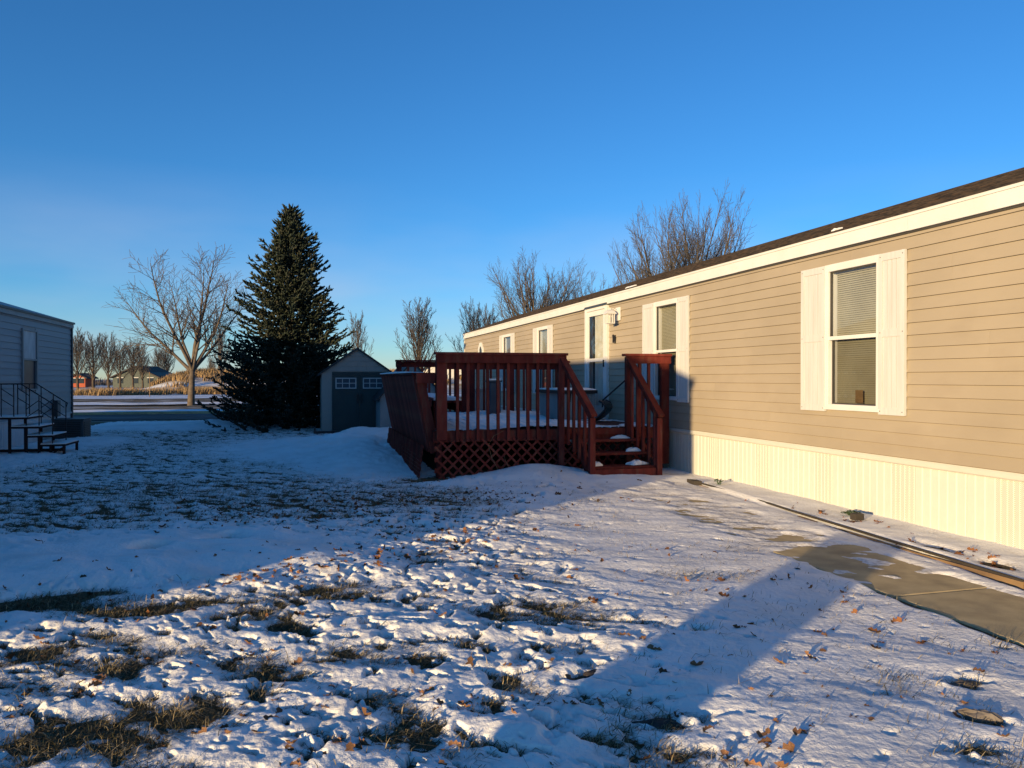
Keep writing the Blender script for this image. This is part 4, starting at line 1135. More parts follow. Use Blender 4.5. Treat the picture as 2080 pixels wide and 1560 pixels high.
# entry steps with a thin iron railing
st = empty("entry_steps", (-5.1, 17.1, 0)); tag(st, "dark wooden entry steps with thin iron railing at the grey home", "steps")
SY0, SY1 = 16.7, 17.65
DW = M['step_wood']
for xa, xb_, zz in ((-5.86, -5.05, 0.745), (-5.34, -4.84, 0.565), (-5.10, -4.61, 0.39), (-4.88, -4.40, 0.215)):
    MB().box(xa, xb_, SY0, SY1, zz-0.036, zz).build("tread", DW, st)
    MB().box(xa+0.01, xb_-0.01, SY0+0.02, SY1-0.02, zz+0.001, zz+0.018).build("tread_snow", M['snow'], st)
for xk, z0_, z1_ in ((-5.36, 0.0, 0.695), (-5.08, 0.02, 0.515), (-4.86, 0.02, 0.34), (-4.43, 0.02, 0.165), (-4.66, 0.05, 0.165)):
    for yk in (SY0+0.005, SY1-0.065):
        MB().box(xk-0.022, xk+0.022, yk, yk+0.045, z0_, z1_+0.014).build("leg", DW, st)
MB().box(-5.86, -4.45, SY0+0.07, SY0+0.11, 0.08, 0.13).build("stringer", DW, st)
MB().beam((-4.66, SY0+0.03, 0.03), (-4.43, SY0+0.03, 0.16), 0.03, 0.03).build("brace", DW, st)
for yk in (SY0+0.03, SY1-0.03):
    rl = MB()
    rl.tube([(-5.85, yk, 1.385), (-5.16, yk, 1.385), (-4.60, yk, 0.985), (-4.63, yk, 0.90)], 0.012, 6)
    rl.build("hand_rail", M['iron'], st)
    for xk, zb_, zt_ in ((-5.50, 0.745, 1.38), (-5.29, 0.745, 1.38), (-5.08, 0.5, 1.33), (-4.86, 0.4, 1.17), (-4.63, 0.2, 0.99)):
        MB().tube([(xk, yk, zb_), (xk, yk, zt_)], 0.010, 6).build("rail_post", M['iron'], st)
    for p, q in (((-5.50, 1.30), (-5.29, 1.14)), ((-5.50, 1.10), (-5.29, 0.95)), ((-5.08, 0.90), (-4.86, 1.07)), ((-5.08, 0.74), (-4.86, 0.90)), ((-4.86, 1.06), (-4.66, 0.90)), ((-4.86, 0.88), (-4.64, 0.72))):
        MB().tube([(p[0], yk, p[1]), (q[0], yk, q[1])], 0.008, 5).build("rail_bar", M['iron'], st)

ac = empty("air_conditioner", (-5.35, 20.85, 0)); tag(ac, "dark slate air conditioning unit on the snow by the grey home", "air conditioner")
MB().box(-5.68, -5.02, 20.5, 21.2, 0.03, 0.50).build("casing", M['ac'], ac, bevel=0.015)
for k in range(9): MB().box(-5.01, -5.0, 20.55, 21.15, 0.09 + 0.042*k, 0.11 + 0.042*k).build("louvre", M['black'], ac)
for k in range(9): MB().box(-5.63, -5.07, 20.488, 20.499, 0.09 + 0.042*k, 0.11 + 0.042*k).build("louvre", M['black'], ac)
MB().box(-5.70, -5.0, 20.48, 21.22, 0.501, 0.525).build("top_grille", M['ac'], ac)
MB().box(-5.72, -4.98, 20.46, 21.24, -0.02, 0.029).build("pad", M['concrete'], ac)

# cart-shaped caster added out of frame to throw the shadow band across the yard
ct = empty("shadow_cart", (-3.26, -0.32, 0), R(36.9)); tag(ct, "added unseen shadow caster shaped as a wheeled cart behind the viewpoint", "shadow caster")
def local(mb): mb_ = MB(); mb_.f = mb.f; Mx = ct.matrix_basis; mb_.v = [tuple(Mx @ Vector(v)) for v in mb.v]; return mb_
bd = MB(); n0 = 0
for hx, hy, z_ in ((0.24, 0.26, 0.06), (0.31, 0.31, 1.02)):
    for sx, sy in ((-1,-1),(1,-1),(1,1),(-1,1)): bd.v.append((sx*hx, sy*hy, z_))
bd.f += [(3, 2, 1, 0), (4, 5, 6, 7)] + [(k, (k+1) % 4, 4+(k+1) % 4, 4+k) for k in range(4)]
local(bd).build("body", M['blue_plastic'], ct)
local(MB().prism([(-0.34, 1.022), (0.34, 1.022), (0.30, 1.08), (0.0, 1.10), (-0.30, 1.08)], 'y', -0.32, 0.32)).build("lid", M['blue_plastic'], ct)
for sy in (-0.30, 0.30): local(MB().tube([(-0.30, sy-0.025, 0.11), (-0.30, sy+0.025, 0.11)], 0.11, 14)).build("wheel", M['black'], ct)
local(MB().tube([(-0.36, -0.25, 0.98), (-0.36, 0.25, 0.98)], 0.016, 8)).build("handle", M['black'], ct)

# ================================================================== bed edging and small things near the wall
ed = empty("bed_edging", (5.1, 7.0, 0)); tag(ed, "low weathered timber edging between the walk and the skirting bed", "edging")
pts = [(4.86, 3.2), (4.93, 4.25), (5.0, 5.27), (5.10, 6.5), (5.16, 7.3), (5.32, 8.6), (5.34, 9.55)]
for (xa, ya), (xb_, yb) in zip(pts[:-1], pts[1:]):
    MB().beam((xa-0.015, ya, 0.002 - 0.035*max(0, min(1, (ya-4.6)))), (xb_-0.015, yb-0.012, 0.002 - 0.035*max(0, min(1, (yb-4.6)))), 0.032, 0.11).build("edging_board", M['timber'], ed)
    MB().beam((xa+0.010, ya, 0.055 - 0.003*max(0, ya-5.0)), (xb_+0.010, yb-0.012, 0.055 - 0.003*max(0, yb-5.0)), 0.030, 0.016).build("edging_lip", M['edging_top'], ed)
MB().prism([(5.24, 9.56), (5.34, 9.52), (5.36, 9.70), (5.26, 9.80)], 'z', 0.0, 0.075).build("edging_block", M['edging_top'], ed)
tag(MB().box(5.42, 5.53, 6.58, 6.66, 0.05, 0.115).build("brick", M['edging_top'], bevel=0.005), "dark little brick lying in the snowy bed", "brick")
def twiggy(name, c, n, h, mat, label, cat, spread=0.6, leafy=False):
    m = MB()
    for k in range(n):
        a = random.uniform(0, 6.28); s_ = random.uniform(0.2, 1)*spread*h
        p0 = (c[0]+random.uniform(-.02, .02), c[1]+random.uniform(-.02, .02), c[2])
        p1 = (p0[0]+math.cos(a)*s_*0.5, p0[1]+math.sin(a)*s_*0.5, c[2]+h*random.uniform(.3, .6))
        p2 = (p0[0]+math.cos(a)*s_, p0[1]+math.sin(a)*s_, c[2]+h*random.uniform(.5, 1))
        m.tube([p0, p1, p2], [0.004, 0.003, 0.0015], 4, False)
        if leafy:
            for j in range(4):
                t_ = random.uniform(.3, 1); b_ = [p1[i]+(p2[i]-p1[i])*t_ for i in range(3)]; aa = random.uniform(0, 6.28); l_ = 0.03
                d_ = (math.cos(aa)*l_, math.sin(aa)*l_, random.uniform(-.01, .02)); e_ = (-math.sin(aa)*.010, math.cos(aa)*.010, 0.004)
                m.quad(tuple(b_), tuple(b_[i]+d_[i]*.5+e_[i] for i in range(3)), tuple(b_[i]+d_[i] for i in range(3)), tuple(b_[i]+d_[i]*.5-e_[i] for i in range(3)))
    return tag(m.build(name, mat), label, cat)
twiggy("low_plant", (5.60, 6.85, 0.045), 26, 0.05, M['greenplant'], "small green evergreen plant poking through the snowy bed", "plant", 2.2, True)
twiggy("low_plant", (5.50, 9.35, 0.045), 10, 0.08, M['greenplant'], "dark sprig sticking up from the bed near the steps", "plant", 0.8, True)

# ================================================================== trees
class Tree:
    def __init__(s, seed):
        s.r = random.Random(seed); s.seg = []          # (p0,p1,r0,r1,level)
    def limb(s, p, d, ln, r, lev, P):
        n = max(2, int(P['n'][lev])); st_ = ln/n; d = d.normalized(); pts = [p]; rr = [r]
        for i in range(n):
            w = P['wob'][lev]
            d = (d + Vector((s.r.uniform(-w, w), s.r.uniform(-w, w), s.r.uniform(-w, w)*.6)) + Vector((0, 0, P['up'][lev]))).normalized()
            p2 = p + d*st_; r2 = max(P['rmin'], r*(1-(i+1)/n*P['tap'][lev]))
            s.seg.append((p, p2, rr[-1], r2, lev)); pts.append(p2); rr.append(r2); p = p2
        if lev+1 >= len(P['n']): return
        k = P['kids'][lev]
        for j in range(k):
            t = P['t0'][lev] + (1-P['t0'][lev])*(j+s.r.random())/k
            f = t*n; i = min(int(f), n-1); q = pts[i].lerp(pts[i+1], f-i); dd = (pts[i+1]-pts[i]).normalized()
            a = s.r.uniform(0, 6.283) if lev else (j*2.399 + s.r.uniform(-.4, .4))
            u = dd.orthogonal().normalized(); v = dd.cross(u)
            ang = R(P['ang'][lev] + s.r.uniform(-10, 10))
            cd = dd*math.cos(ang) + (u*math.cos(a)+v*math.sin(a))*math.sin(ang)
            cl = ln*P['len'][lev]*(1-P['short'][lev]*t)*s.r.uniform(.75, 1.2)
            s.limb(q, cd, cl, max(P['rmin'], rr[i]*P['rk'][lev]), lev+1, P)
    def meshes(s, mat_t, mat_c, split_lev=2):
        out = []
        for sel, nm, mt in ((lambda l: l < split_lev, "trunk", mat_t), (lambda l: l >= split_lev, "crown", mat_c)):
            V = []; F = []
            for p0, p1, r0, r1, l in s.seg:
                if not sel(l): continue
                ns = 8 if l == 0 else 5 if l == 1 else 3
                d = (p1-p0).normalized(); u = d.orthogonal().normalized(); v = d.cross(u); b = len(V)
                for p, rr in ((p0, r0), (p1, r1)):
                    for k in range(ns):
                        a = 6.2832*k/ns; V.append(tuple(p + (u*math.cos(a)+v*math.sin(a))*rr))
                for k in range(ns): F.append((b+k, b+(k+1) % ns, b+ns+(k+1) % ns, b+ns+k))
            me = np_mesh(nm, V, F, mt, smooth=True); out.append((nm, me))
        return out
    def height(s): return max(q.z for _, q, *_ in s.seg)

def put_tree(name, parts, loc, scale, rz, label, group):
    t = empty(name); t.matrix_basis = Matrix.Translation(loc) @ Matrix.Rotation(rz, 4, 'Z') @ Matrix.Diagonal((*scale, 1))
    for nm, me in parts:
        o = bpy.data.objects.new(nm, me); COL.objects.link(o); o.parent = t
    return tag(t, label, "tree", group)

# upswept oval street trees
VASE = dict(n=[5, 6, 5, 4], wob=[.04, .09, .13, .16], up=[.02, .11, .10, .07], tap=[.75, .8, .85, .9], kids=[30, 11, 6], t0=[.20, .12, .15],
            ang=[35, 28, 32], len=[.68, .42, .5], short=[.55, .45, .4], rk=[.42, .5, .55], rmin=.010)
vase = []
for sd in (3, 8, 15):
    T = Tree(sd); T.limb(Vector((0, 0, 0)), Vector((0, 0, 1)), 5.6, 0.17, 0, VASE); vase.append((T.meshes(M['bark'], M['twig']), T.height()))
# slimmer, loose ones
SLIM = dict(VASE, kids=[24, 9, 5], ang=[22, 24, 28], len=[.60, .42, .5], up=[.02, .12, .1, .06])
slim = []
for sd in (21, 34):
    T = Tree(sd); T.limb(Vector((0, 0, 0)), Vector((0, 0, 1)), 6.0, 0.15, 0, SLIM); slim.append((T.meshes(M['bark_grey'], M['twig']), T.height()))
# wide fans seen over the home's roof
FAN = dict(n=[4, 9, 6, 4], wob=[.05, .08, .12, .16], up=[.02, .075, .07, .06], tap=[.5, .85, .9, .9], kids=[26, 16, 9], t0=[.24, .12, .10],
           ang=[50, 36, 36], len=[1.30, .40, .48], short=[.45, .55, .4], rk=[.5, .5, .55], rmin=.0055)
fan_t = []
for sd in (5, 9, 12):
    T = Tree(sd); T.limb(Vector((0, 0, 0)), Vector((0, 0, 1)), 4.4, 0.20, 0, FAN); fan_t.append((T.meshes(M['bark_grey'], M['twig']), T.height()))

# honey locust with hand-laid limbs
LOC = dict(n=[5, 9, 7, 5], wob=[.03, .12, .2, .24], up=[.0, .045, .03, .02], tap=[.4, .85, .9, .9], kids=[0, 19, 10], t0=[.3, .20, .12],
           ang=[30, 42, 42], len=[1, .46, .50], short=[.3, .55, .4], rk=[.5, .48, .55], rmin=.009)
T = Tree(77)
T.limb(Vector((0, 0, -0.1)), Vector((0.0, 0, 1)), 2.35, 0.215, 0, LOC)
tp = T.seg[-1][1]
CR = Vector((math.cos(YAW), -math.sin(YAW), 0)); CF = Vector((math.sin(YAW), math.cos(YAW), 0))
for (a, f_, up_, ln, r_) in ((-1.0, 0.1, 0.95, 5.7, .12), (-.38, -.5, 1.2, 6.6, .12), (.10, .4, 1.3, 6.8, .13), (.30, -.2, 1.3, 6.4, .11), (.80, .2, 1.0, 5.6, .12), (-.55, .6, 1.1, 5.8, .10), (.45, .7, 1.1, 5.4, .10)):
    T.limb(tp - Vector((0, 0, T.r.uniform(0, .25))), CR*a + CF*f_ + Vector((0, 0, up_)), ln, r_, 1, LOC)
put_tree("locust_tree", T.meshes(M['bark_grey'], M['bark_grey']), (-5.49, 43.1, 0.05), (0.92, 0.92, 0.87), 0,
         "bare spreading honey locust with forked trunk beside the road", "bare trees")
LT = [("street_tree", 0, (-23.4, 93.5), 7.4, "bare upswept tree nearest the grey home's corner in the far row"),
      ("street_tree", 1, (-23.5, 100.5), 7.2, "bare upswept tree second from the grey home in the far row"),
      ("street_tree", 2, (-23.6, 108.5), 7.7, "bare upswept tree third from the grey home in the far row"),
      ("street_tree", 0, (-23.9, 116.5), 7.2, "bare upswept tree fourth from the grey home in the far row"),
      ("street_tree", 1, (-23.6, 123.5), 7.8, "bare upswept tree fifth from the grey home in the far row"),
      ("street_tree", 2, (-24.4, 135.0), 7.5, "bare upswept tree sixth from the grey home in the far row"),
      ("street_tree", 2, (-26.2, 160.0), 8.0, "round bare tree left of the pair before the golden mound"),
      ("street_tree", 0, (-25.0, 162.5), 8.3, "round bare tree right of the pair before the golden mound"),
      ("street_tree", 1, (-13.3, 128.0), 5.0, "little bare tree on the golden mound past the locust")]
for i, (nm, v, (px, py), H, lb) in enumerate(LT):
    k = H/vase[v][1]; w_ = 0.92 + 0.12*((i*37 % 10)/10)
    put_tree(nm, vase[v][0], (px, py, 0.0), (k*w_, k*w_, k), i*1.9, lb, "bare trees")
RT_ = [(slim, 0, (-6.9, 74.3), 7.2, 1.0, "bare slim tree half hidden behind the spruce's left edge"),
       (slim, 1, (5.94, 81.3), 8.7, 0.95, "bare slim tree rising behind the green-door shed's roof"),
       (vase, 1, (8.6, 57.8), 7.75, 1.05, "bare oval tree between the shed and the tan home"),
       (vase, 2, (13.4, 60.5), 8.1, 0.80, "bare oval tree at the far corner of the tan home"),
       (vase, 0, (15.4, 64.1), 8.1, 0.75, "bare oval tree partly hidden by the tan home's far corner"),
       (fan_t, 0, (13.4, 44.0), 9.1, 0.80, "wide bare tree over the far part of the home's roof"),
       (fan_t, 1, (16.9, 43.1), 8.9, 0.74, "bare tree right of the first one over the home's roof"),
       (fan_t, 2, (18.1, 36.5), 10.3, 0.66, "large bare tree over the middle of the home's roof"),
       (fan_t, 0, (20.9, 37.7), 11.9, 0.60, "tallest bare tree over the middle of the home's roof")]
for i, (src, v, (px, py), H, w_, lb) in enumerate(RT_):
    k = H/src[v][1]
    put_tree("bare_tree", src[v][0], (px, py, 0.0), (k*w_, k*w_, k), 0.7+i*2.3, lb, "bare trees")

# ---- spruce
def spruce(loc, H, RB):
    rn = random.Random(5)
    V = []; F = []; var = []
    def spindle(p, d, ln, r, c):
        d = d.normalized(); u = d.orthogonal().normalized(); w_ = d.cross(u); b = len(V)
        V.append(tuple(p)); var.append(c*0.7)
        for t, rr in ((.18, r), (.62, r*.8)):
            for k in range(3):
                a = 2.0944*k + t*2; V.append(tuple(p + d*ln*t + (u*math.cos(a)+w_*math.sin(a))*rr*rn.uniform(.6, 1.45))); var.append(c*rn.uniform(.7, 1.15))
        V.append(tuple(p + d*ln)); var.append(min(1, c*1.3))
        for k in range(3):
            j = (k+1) % 3
            F.append((b, b+1+j, b+1+k)); F.append((b+1+k, b+1+j, b+4+j)); F.append((b+1+k, b+4+j, b+4+k)); F.append((b+4+k, b+4+j, b+7))
    z = 0.10
    while z < H-0.05:
        t = z/H
        rad = RB*(1-t)**0.87*(0.93 + 0.07*math.sin(z*4.1) + 0.05*math.sin(z*9.7+1)) + 0.05
        if z < 0.6: rad *= 0.92
        nbr = max(6, int(9 + 17*(1-t)))
        a0 = rn.uniform(0, 6.28)
        for j in range(nbr):
            a = a0 + 6.283*j/nbr + rn.uniform(-.2, .2)
            lobe = 1 + 0.10*math.sin(3*a+z*1.3) + 0.10*math.sin(5*a-z*2.9) + rn.uniform(-.34, .20)
            ln = max(.12, rad*lobe)
            hd = Vector((math.cos(a), math.sin(a), 0))
            rise = 0.20 + 0.75*t*t
            def bp(s_): return Vector((0, 0, z)) + hd*ln*s_ + Vector((0, 0, ln*(rise*s_ - 0.42*(1-t*.8)*s_*(1-s_)*1.6 - 0.22*(1-t)*s_)))
            nt_ = max(7, int(9 + 15*ln))
            for q in range(nt_):
                s_ = 0.18 + 0.82*(q+rn.random())/nt_
                p = bp(s_); dd = (bp(min(1, s_+.05)) - bp(max(0, s_-.05))).normalized()
                side = dd.cross(Vector((0, 0, 1))).normalized()*rn.choice((-1, 1))
                tw = (dd*rn.uniform(.45, 1.0) + side*rn.uniform(.2, .95) + Vector((0, 0, rn.uniform(-.45, .75)))).normalized()
                L_ = rn.uniform(.10, .23)*(1 if ln > .4 else .75)
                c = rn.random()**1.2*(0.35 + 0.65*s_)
                spindle(p, tw, L_, rn.uniform(.020, .036), c)
                if rn.random() < .45:
                    p2 = p + tw*L_*.4
                    spindle(p2, (tw + Vector((rn.uniform(-.8, .8), rn.uniform(-.8, .8), rn.uniform(-.3, .6)))), L_*.6, .020, c)
            spindle(bp(.9), (bp(1.0)-bp(.85)), .24, .03, rn.random())
        z += 0.10 + 0.05*rn.random()
    for k in range(6): spindle(Vector((0, 0, H-.25)), Vector((rn.uniform(-.25, .25), rn.uniform(-.25, .25), 1)), rn.uniform(.25, .45), .028, .9)
    t = empty("spruce_tree", loc); tag(t, "tall dark green spruce standing behind the green-door shed", "tree")
    me = np_mesh("crown", V, F, M['needles'], smooth=False, attr={"var": np.clip(var, 0, 1)})
    o = bpy.data.objects.new("crown", me); COL.objects.link(o); o.parent = t
    m = MB().tube([(0, 0, -.1), (0, 0, 1.5), (0, 0, 4), (0, 0, H-.15)], [.16, .13, .07, .015], 8).mesh("trunk", M['bark'])
    o = bpy.data.objects.new("trunk", m); COL.objects.link(o); o.parent = t
    return t
spruce((-0.28, 24.9, -0.02), 6.72, 2.62)

# ================================================================== far things
def far_house(name, label, x, y, w_, d_, hw, hp, wall, rz=0, nwin=3):
    t = empty(name, (x, y, 0), rz); tag(t, label, "house")
    def loc(mb): mb_ = MB(); mb_.f = mb.f; mb_.v = [tuple(t.matrix_basis @ Vector(v)) for v in mb.v]; return mb_
    loc(MB().box(-w_/2, w_/2, 0, d_, 0, hw).prism([(-w_/2, hw), (w_/2, hw), (0, hp-.1)], 'y', 0, d_)).build("wall", wall, t)
    for sg in (-1, 1):
        p = [(0, hp), (sg*(w_/2+.4), hw-.25), (sg*(w_/2+.4), hw-.45), (0, hp-.22)]
        loc(MB().prism(p if sg > 0 else p[::-1], 'y', -.4, d_+.4)).build("roof", M['far_roof'], t)
    for k in range(nwin):
        xx = -w_/2 + w_*(k+.5)/nwin
        loc(MB().box(xx-.45, xx+.45, -.06, -.01, hw*.35, hw*.8)).build("window", M['dark_glass'], t)
        loc(MB().box(xx-.55, xx+.55, -.09, -.061, hw*.8, hw*.86)).build("window_trim", M['far_white'], t)
    return t
far_house("far_house", "low green-grey gabled house beyond the far tree row", -27.0, 143.0, 7.5, 9, 2.0, 3.7, M['far_green'], R(-12))
far_house("far_house", "small orange-red building at the far field's edge", -37.6, 150.0, 2.6, 4, 1.9, 2.5, M['far_red'], R(-10), 2)
far_house("far_house", "white gabled house far beyond the deck", 20.5, 112.0, 8, 9, 2.6, 4.6, M['far_white'], R(-10))

# tall dry prairie grass: clump band and golden mound
def blades(name, xs, ys, zs, hs, ws, mat, label, cat, lean=0.35, wind=(0.6, -0.2), var=None, top=True):
    n = len(xs); a = RNG.uniform(0, 2*np.pi, n); c, s_ = np.cos(a), np.sin(a)
    bx = RNG.normal(0, lean, n)*hs + wind[0]*hs*lean; by = RNG.normal(0, lean, n)*hs + wind[1]*hs*lean
    V = np.zeros((n, 5, 3)); w2 = ws/2
    V[:, 0] = np.stack([xs-c*w2, ys-s_*w2, zs], -1); V[:, 1] = np.stack([xs+c*w2, ys+s_*w2, zs], -1)
    mx, my, mz = xs+bx*.4, ys+by*.4, zs+hs*.6
    V[:, 2] = np.stack([mx+c*w2*.7, my+s_*w2*.7, mz], -1); V[:, 3] = np.stack([mx-c*w2*.7, my-s_*w2*.7, mz], -1)
    V[:, 4] = np.stack([xs+bx, ys+by, zs+hs*np.maximum(.25, 1-0.5*(bx*bx+by*by)/np.maximum(hs*hs, 1e-6))], -1)
    b = np.arange(n)*5
    F = np.concatenate([np.stack([b, b+1, b+2], -1), np.stack([b, b+2, b+3], -1), np.stack([b+3, b+2, b+4], -1)])
    vr = np.repeat(RNG.random(n) if var is None else var, 5)
    o = bpy.data.objects.new(name, np_mesh(name, V.reshape(-1, 3), F, mat, smooth=False, attr={"var": vr})); COL.objects.link(o)
    return tag(o, label, cat, kind="stuff")
n = 16000
xs = RNG.uniform(-19, 12, n); ys = 72 + 5*np.abs(RNG.normal(0, .8, n)) + 3*np.sin(xs*.5)
k_ = (fbm(xs*.25, ys*.25, 2, 91) > -0.18) & (xs > -18.5 + 1.2*perlin(ys, xs*.1, 3))
xs, ys = xs[k_], ys[k_]
blades("prairie_grass", xs, ys, np.full(len(xs), .05), RNG.uniform(.3, .8, len(xs)), np.full(len(xs), .05), M['prairie'], "band of tall tan prairie grass in front of the far trees", "grass", .22)
gx, gy = np.meshgrid(np.linspace(-24, 40, 90), np.linspace(104, 140, 40))
def mound_h(x, y): return 2.2*sm(-21.5, -15, x + .12*(y-115)*0 )*(1-sm(24, 40, x))*sm(104, 117, y)*(1-sm(128, 140, y)) + 0.3*fbm(x*.2, y*.2, 2, 93)*sm(-22, -16, x)*sm(104, 112, y)
gz = mound_h(gx, gy) - .02
n_, m_ = gx.shape; i = np.arange(n_*m_).reshape(n_, m_)
F = np.stack([i[:-1, :-1], i[:-1, 1:], i[1:, 1:], i[1:, :-1]], -1).reshape(-1, 4)
o = bpy.data.objects.new("terrain", np_mesh("terrain", np.stack([gx, gy, gz], -1).reshape(-1, 3), F, M['field'])); COL.objects.link(o); tag(o, kind="structure")
n = 26000
xs = RNG.uniform(-22, 38, n); ys = RNG.uniform(107, 122, n); k_ = (fbm(xs*.2, ys*.2, 2, 95) > -.25 + .25*(ys < 112)) & (mound_h(xs, ys) > .35)
xs, ys = xs[k_], ys[k_]
blades("prairie_grass", xs, ys, mound_h(xs, ys), RNG.uniform(.5, 1.0, len(xs)), np.full(len(xs), .08), M['prairie'], "golden dry grass covering the far mound", "grass", .25, var=.35+.65*RNG.random(len(xs)))
n = 9000
xs = RNG.uniform(-140, 160, n); ys = 175 + 40*RNG.random(n)
hs = np.clip(2.2 + 2.6*fbm(xs*.06, ys*.02, 3, 97), .6, 5.5)*RNG.uniform(.4, 1.1, n)
blades("brushwood", xs, ys, np.zeros(n), hs, RNG.uniform(.1, .28, n), M['brush'], "distant line of bare brushwood along the horizon", "brushwood", .12)
mk = MB().tube([(-16.6, 60.5, 0), (-16.6, 60.5, 2.2)], .035, 6)
tag(mk.build("marker_post", M['far_white']), "thin white marker post in the field beyond the road", "post")
mk = MB().tube([(-11.0, 63.5, 0), (-11.0, 63.5, 2.0)], .03, 6)
tag(mk.build("marker_post", M['timber']), "thin tan marker stake in the field left of the locust", "post")

# ================================================================== grass poking through the snow
def scatter(n, r0, r1, a0=-40, a1=40):
    r = np.sqrt(RNG.uniform(r0*r0, r1*r1, n)); a = RNG.uniform(R(a0), R(a1), n) + YAW
    return r*np.sin(a), r*np.cos(a)
XS, YS, HS, VS, WS = [], [], [], [], []
for n, r0, r1, h0, h1, w0 in ((230000, 2.2, 6.0, .020, .058, .0044), (170000, 6.0, 12.0, .022, .060, .0065), (120000, 12, 27, .02, .055, .010)):
    x, y = scatter(n, r0, r1)
    d = snow_depth(x, y)
    cl = fbm(x*5, y*5, 2, 81)
    p = np.where(d < 0.0, 0.60, np.where(d < 0.010, 0.32, np.where(d < 0.022, 0.10*(cl > -.15), 0.020*(cl > .12))))
    ok = (RNG.random(len(x)) < p) & (x < 3.75 + .1*cl) & (x > -5.2) & ~((x > 1.6) & (y > 11.1) & (y < 16.4)) & (y < 28)
    ok &= ~((x > .5) & (x < 2.6) & (y > 21.8))
    ok &= ~((x > 3.5) & (y > 10.2))
    x, y, d, cl = x[ok], y[ok], d[ok], cl[ok]
    XS.append(x); YS.append(y); HS.append(np.maximum(d, 0)+RNG.uniform(h0, h1, len(x))*(.8+.8*np.clip(cl+.3, 0, 1))); VS.append(np.clip(.45 + .8*cl + RNG.normal(0, .30, len(x)), 0, 1)); WS.append(np.full(len(x), w0)*RNG.uniform(.6, 1.2, len(x)))
x, y = np.concatenate(XS), np.concatenate(YS)
blades("grass", x, y, ground_h(x, y)-.004, np.concatenate(HS), np.concatenate(WS), M['grass'], "matted dead lawn grass showing through the snow", "grass", 1.15, (.6, -.45), var=np.concatenate(VS))
# upright straw stalks on the crusted right side
n = 9000
x, y = scatter(n, 2.3, 9.5, -12, 38); cl = fbm(x*2.4, y*2.4, 2, 83)
ok = (x > 1.2) & (x < 3.85) & (cl > .06); x, y = x[ok], y[ok]
blades("grass", x, y, ground_h(x, y), np.maximum(snow_depth(x, y), 0)+RNG.uniform(.015, .055, len(x)), np.full(len(x), .0032), M['grass'], "sparse straw stalks standing through the crusted snow", "grass", .55, (.3, -.3), var=.5+.5*RNG.random(len(x)))

# ================================================================== fallen oak leaves
def leaf_geo(seed):
    rn = random.Random(seed); n = 7; V = []; F = []
    L_ = 1.0; lob = [0.05, .20, .13, .30, .17, .26, .04]
    curl = rn.uniform(.25, .9); cup = rn.uniform(.1, .7)
    tw = rn.uniform(-.5, .5)
    for i in range(n):
        t = i/(n-1); w_ = lob[i]*rn.uniform(.85, 1.2)
        zc = curl*(t-.45)**2*rn.uniform(.9, 1.1)
        for sx in (-1, 0, 1):
            a = tw*(t-.5)
            xx = sx*w_; zz = zc + cup*w_*abs(sx) + sx*w_*math.sin(a)
            V.append((xx, (t-.5)*L_*.9, zz))
    for i in range(n-1):
        for k in (0, 1): b = i*3+k; F.append((b, b+1, b+4, b+3))
    # stalk
    b = len(V); V += [(-.015, -.45, V[1][2]), (.015, -.45, V[1][2]), (.01, -.68, V[1][2]+.12), (-.01, -.68, V[1][2]+.12)]; F.append((b, b+1, b+2, b+3))
    zmin = min(v[2] for v in V)
    return [(a, b_, c-zmin) for a, b_, c in V], F
LV = [leaf_geo(s) for s in (1, 2, 3, 4, 5, 6)]
cand = []
def leaves_in(n, cx, cy, rx, ry, an=0.0):
    c, s_ = math.cos(an), math.sin(an)
    for _ in range(n):
        u, v = RNG.normal(0, .5), RNG.normal(0, .5)
        cand.append((cx + u*rx*c - v*ry*s_, cy + u*rx*s_ + v*ry*c))
leaves_in(430, 0.1, 9.0, 1.9, 1.1, 0.1)        # carpet by the deck in shade
leaves_in(190, 1.7, 9.2, 1.3, 1.2, 0.2)
leaves_in(110, 1.3, 7.3, 1.0, .7, 0.3)
leaves_in(70, 0.7, 6.3, 1.0, .5, .3)
leaves_in(60, -.2, 5.9, .9, .25, .4)
leaves_in(40, 1.75, 10.9, .35, .3)
leaves_in(40, 3.2, 9.3, 1.2, 1.2)
leaves_in(26, 5.25, 4.9, .22, .9)
leaves_in(22, 5.4, 6.9, .25, 1.2)
for _ in range(420):
    a = RNG.uniform(R(-34), R(34)) + YAW; r = 2.7 + 4.2*RNG.random()**1.2
    cand.append((r*math.sin(a), r*math.cos(a)))
for cx, cy in ((-.45, 3.4), (0.1, 3.05), (.35, 3.2), (1.25, 3.2), (1.5, 2.95), (-.05, 3.0), (.75, 3.35), (1.75, 2.7), (-1.0, 4.1)): leaves_in(8, cx, cy, .16, .10, .3)
cand = [(x, y) for x, y in cand if not (3.7 < x < 4.9 and y < 8) and x < 5.6 and not (x > 1.5 and y > 11.2) and y > 2.0 and math.hypot(x, y) > 2.3]
cx_ = np.array([c[0] for c in cand]); cy_ = np.array([c[1] for c in cand])
cz_ = ground_h(cx_, cy_) + np.maximum(snow_depth(cx_, cy_), 0)
order = np.argsort(np.hypot(cx_, cy_))
leaf_me = []
for Vv, Ff in LV:
    me = bpy.data.meshes.new("oak_leaf"); me.from_pydata(Vv, [], Ff); me.materials.append(M['leaf']); me.polygons.foreach_set("use_smooth", [True]*len(Ff)); me.update(); leaf_me.append(me)
mv, mf, mvar = [], [], []
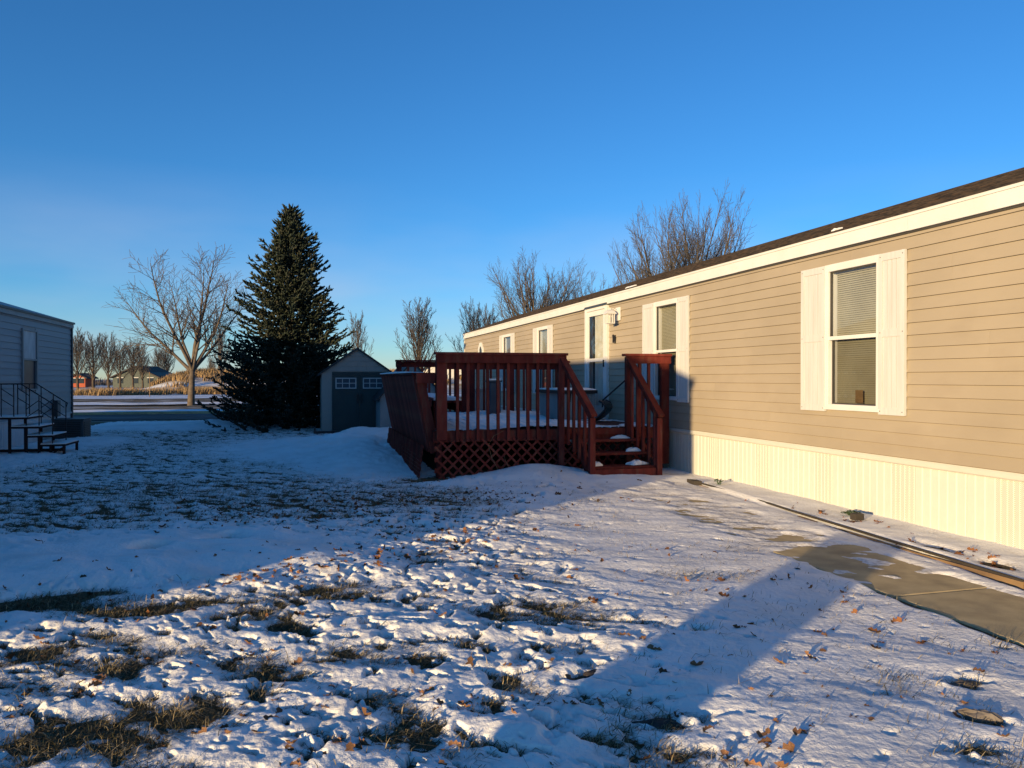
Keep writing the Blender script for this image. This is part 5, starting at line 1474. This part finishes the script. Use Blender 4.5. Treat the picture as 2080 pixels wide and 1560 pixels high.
for rank, i in enumerate(order):
    sz = .035 + .055*RNG.random()**1.6; rot = (RNG.normal(0, .45), RNG.normal(0, .45), RNG.uniform(0, 6.283)); p = (cx_[i], cy_[i], cz_[i]-.004)
    v = int(RNG.integers(0, 6))
    if rank < 300:
        o = bpy.data.objects.new("oak_leaf", leaf_me[v]); COL.objects.link(o); o.location = p; o.rotation_euler = rot; o.scale = (sz,)*3
        tag(o, "small curled dry brown oak leaf lying on the snow", "leaf", "fallen oak leaves on the snow")
    else:
        Mx = Matrix.Translation(p) @ (Matrix.Rotation(rot[2], 4, 'Z') @ Matrix.Rotation(rot[0], 4, 'X') @ Matrix.Rotation(rot[1], 4, 'Y')) @ Matrix.Diagonal((sz, sz, sz, 1))
        b = len(mv); c = RNG.random()
        mv += [tuple(Mx @ Vector(q)) for q in LV[v][0]]; mf += [tuple(b+k for k in f) for f in LV[v][1]]; mvar += [c]*len(LV[v][0])
o = bpy.data.objects.new("leaves", np_mesh("leaves", mv, np.array(mf), M['leafmass'], attr={"var": mvar})); COL.objects.link(o)
tag(o, "dense litter of brown oak leaves on the shaded lawn by the deck", "leaves", kind="stuff")

# ================================================================== bark, stones, twigs in the foreground
def gz_at(x, y): return float(ground_h(np.array([x]), np.array([y]))[0] + max(0, snow_depth(np.array([x]), np.array([y]))[0]))
def slab_piece(name, x, y, lx, ly, th, an, mat, label, cat, seed):
    rn = random.Random(seed); n = 14; top = []; 
    m = MB(); z0 = gz_at(x, y)-.004
    P = []
    for k in range(n):
        a = 6.2832*k/n; r = rn.uniform(.75, 1.15)
        u, v = lx*r*math.cos(a), ly*r*math.sin(a); P.append((x + u*math.cos(an)-v*math.sin(an), y + u*math.sin(an)+v*math.cos(an)))
    b = len(m.v)
    m.v += [(p, q, z0-.01) for p, q in P] + [(p, q, z0+th*rn.uniform(.5, 1)) for p, q in P] + [(x+(p-x)*.55, y+(q-y)*.55, z0+th*rn.uniform(.9, 1.4)) for p, q in P] + [(x, y, z0+th*1.2)]
    for k in range(n):
        j = (k+1) % n
        m.f += [(k, j, n+j, n+k), (n+k, n+j, 2*n+j, 2*n+k), (2*n+k, 2*n+j, 3*n)]
    return tag(m.build(name, mat, smooth=False), label, cat)
slab_piece("bark_piece", 1.50, 2.99, .13, .045, .022, -.35, M['barkpiece'], "flat dark slab of bark lying on foreground snow", "bark", 1)
slab_piece("bark_piece", 1.39, 3.57, .045, .028, .012, .5, M['barkpiece'], "small dark bark chip in the shadow band on the snow", "bark", 2)
slab_piece("stone", 2.84, 2.66, .10, .035, .03, -.75, M['stone'], "snow-edged stone near the lower right corner", "stone", 3)
slab_piece("stone", 3.09, 2.98, .09, .045, .022, -.1, M['stone'], "earthy clod above the stone near the right edge", "stone", 4)
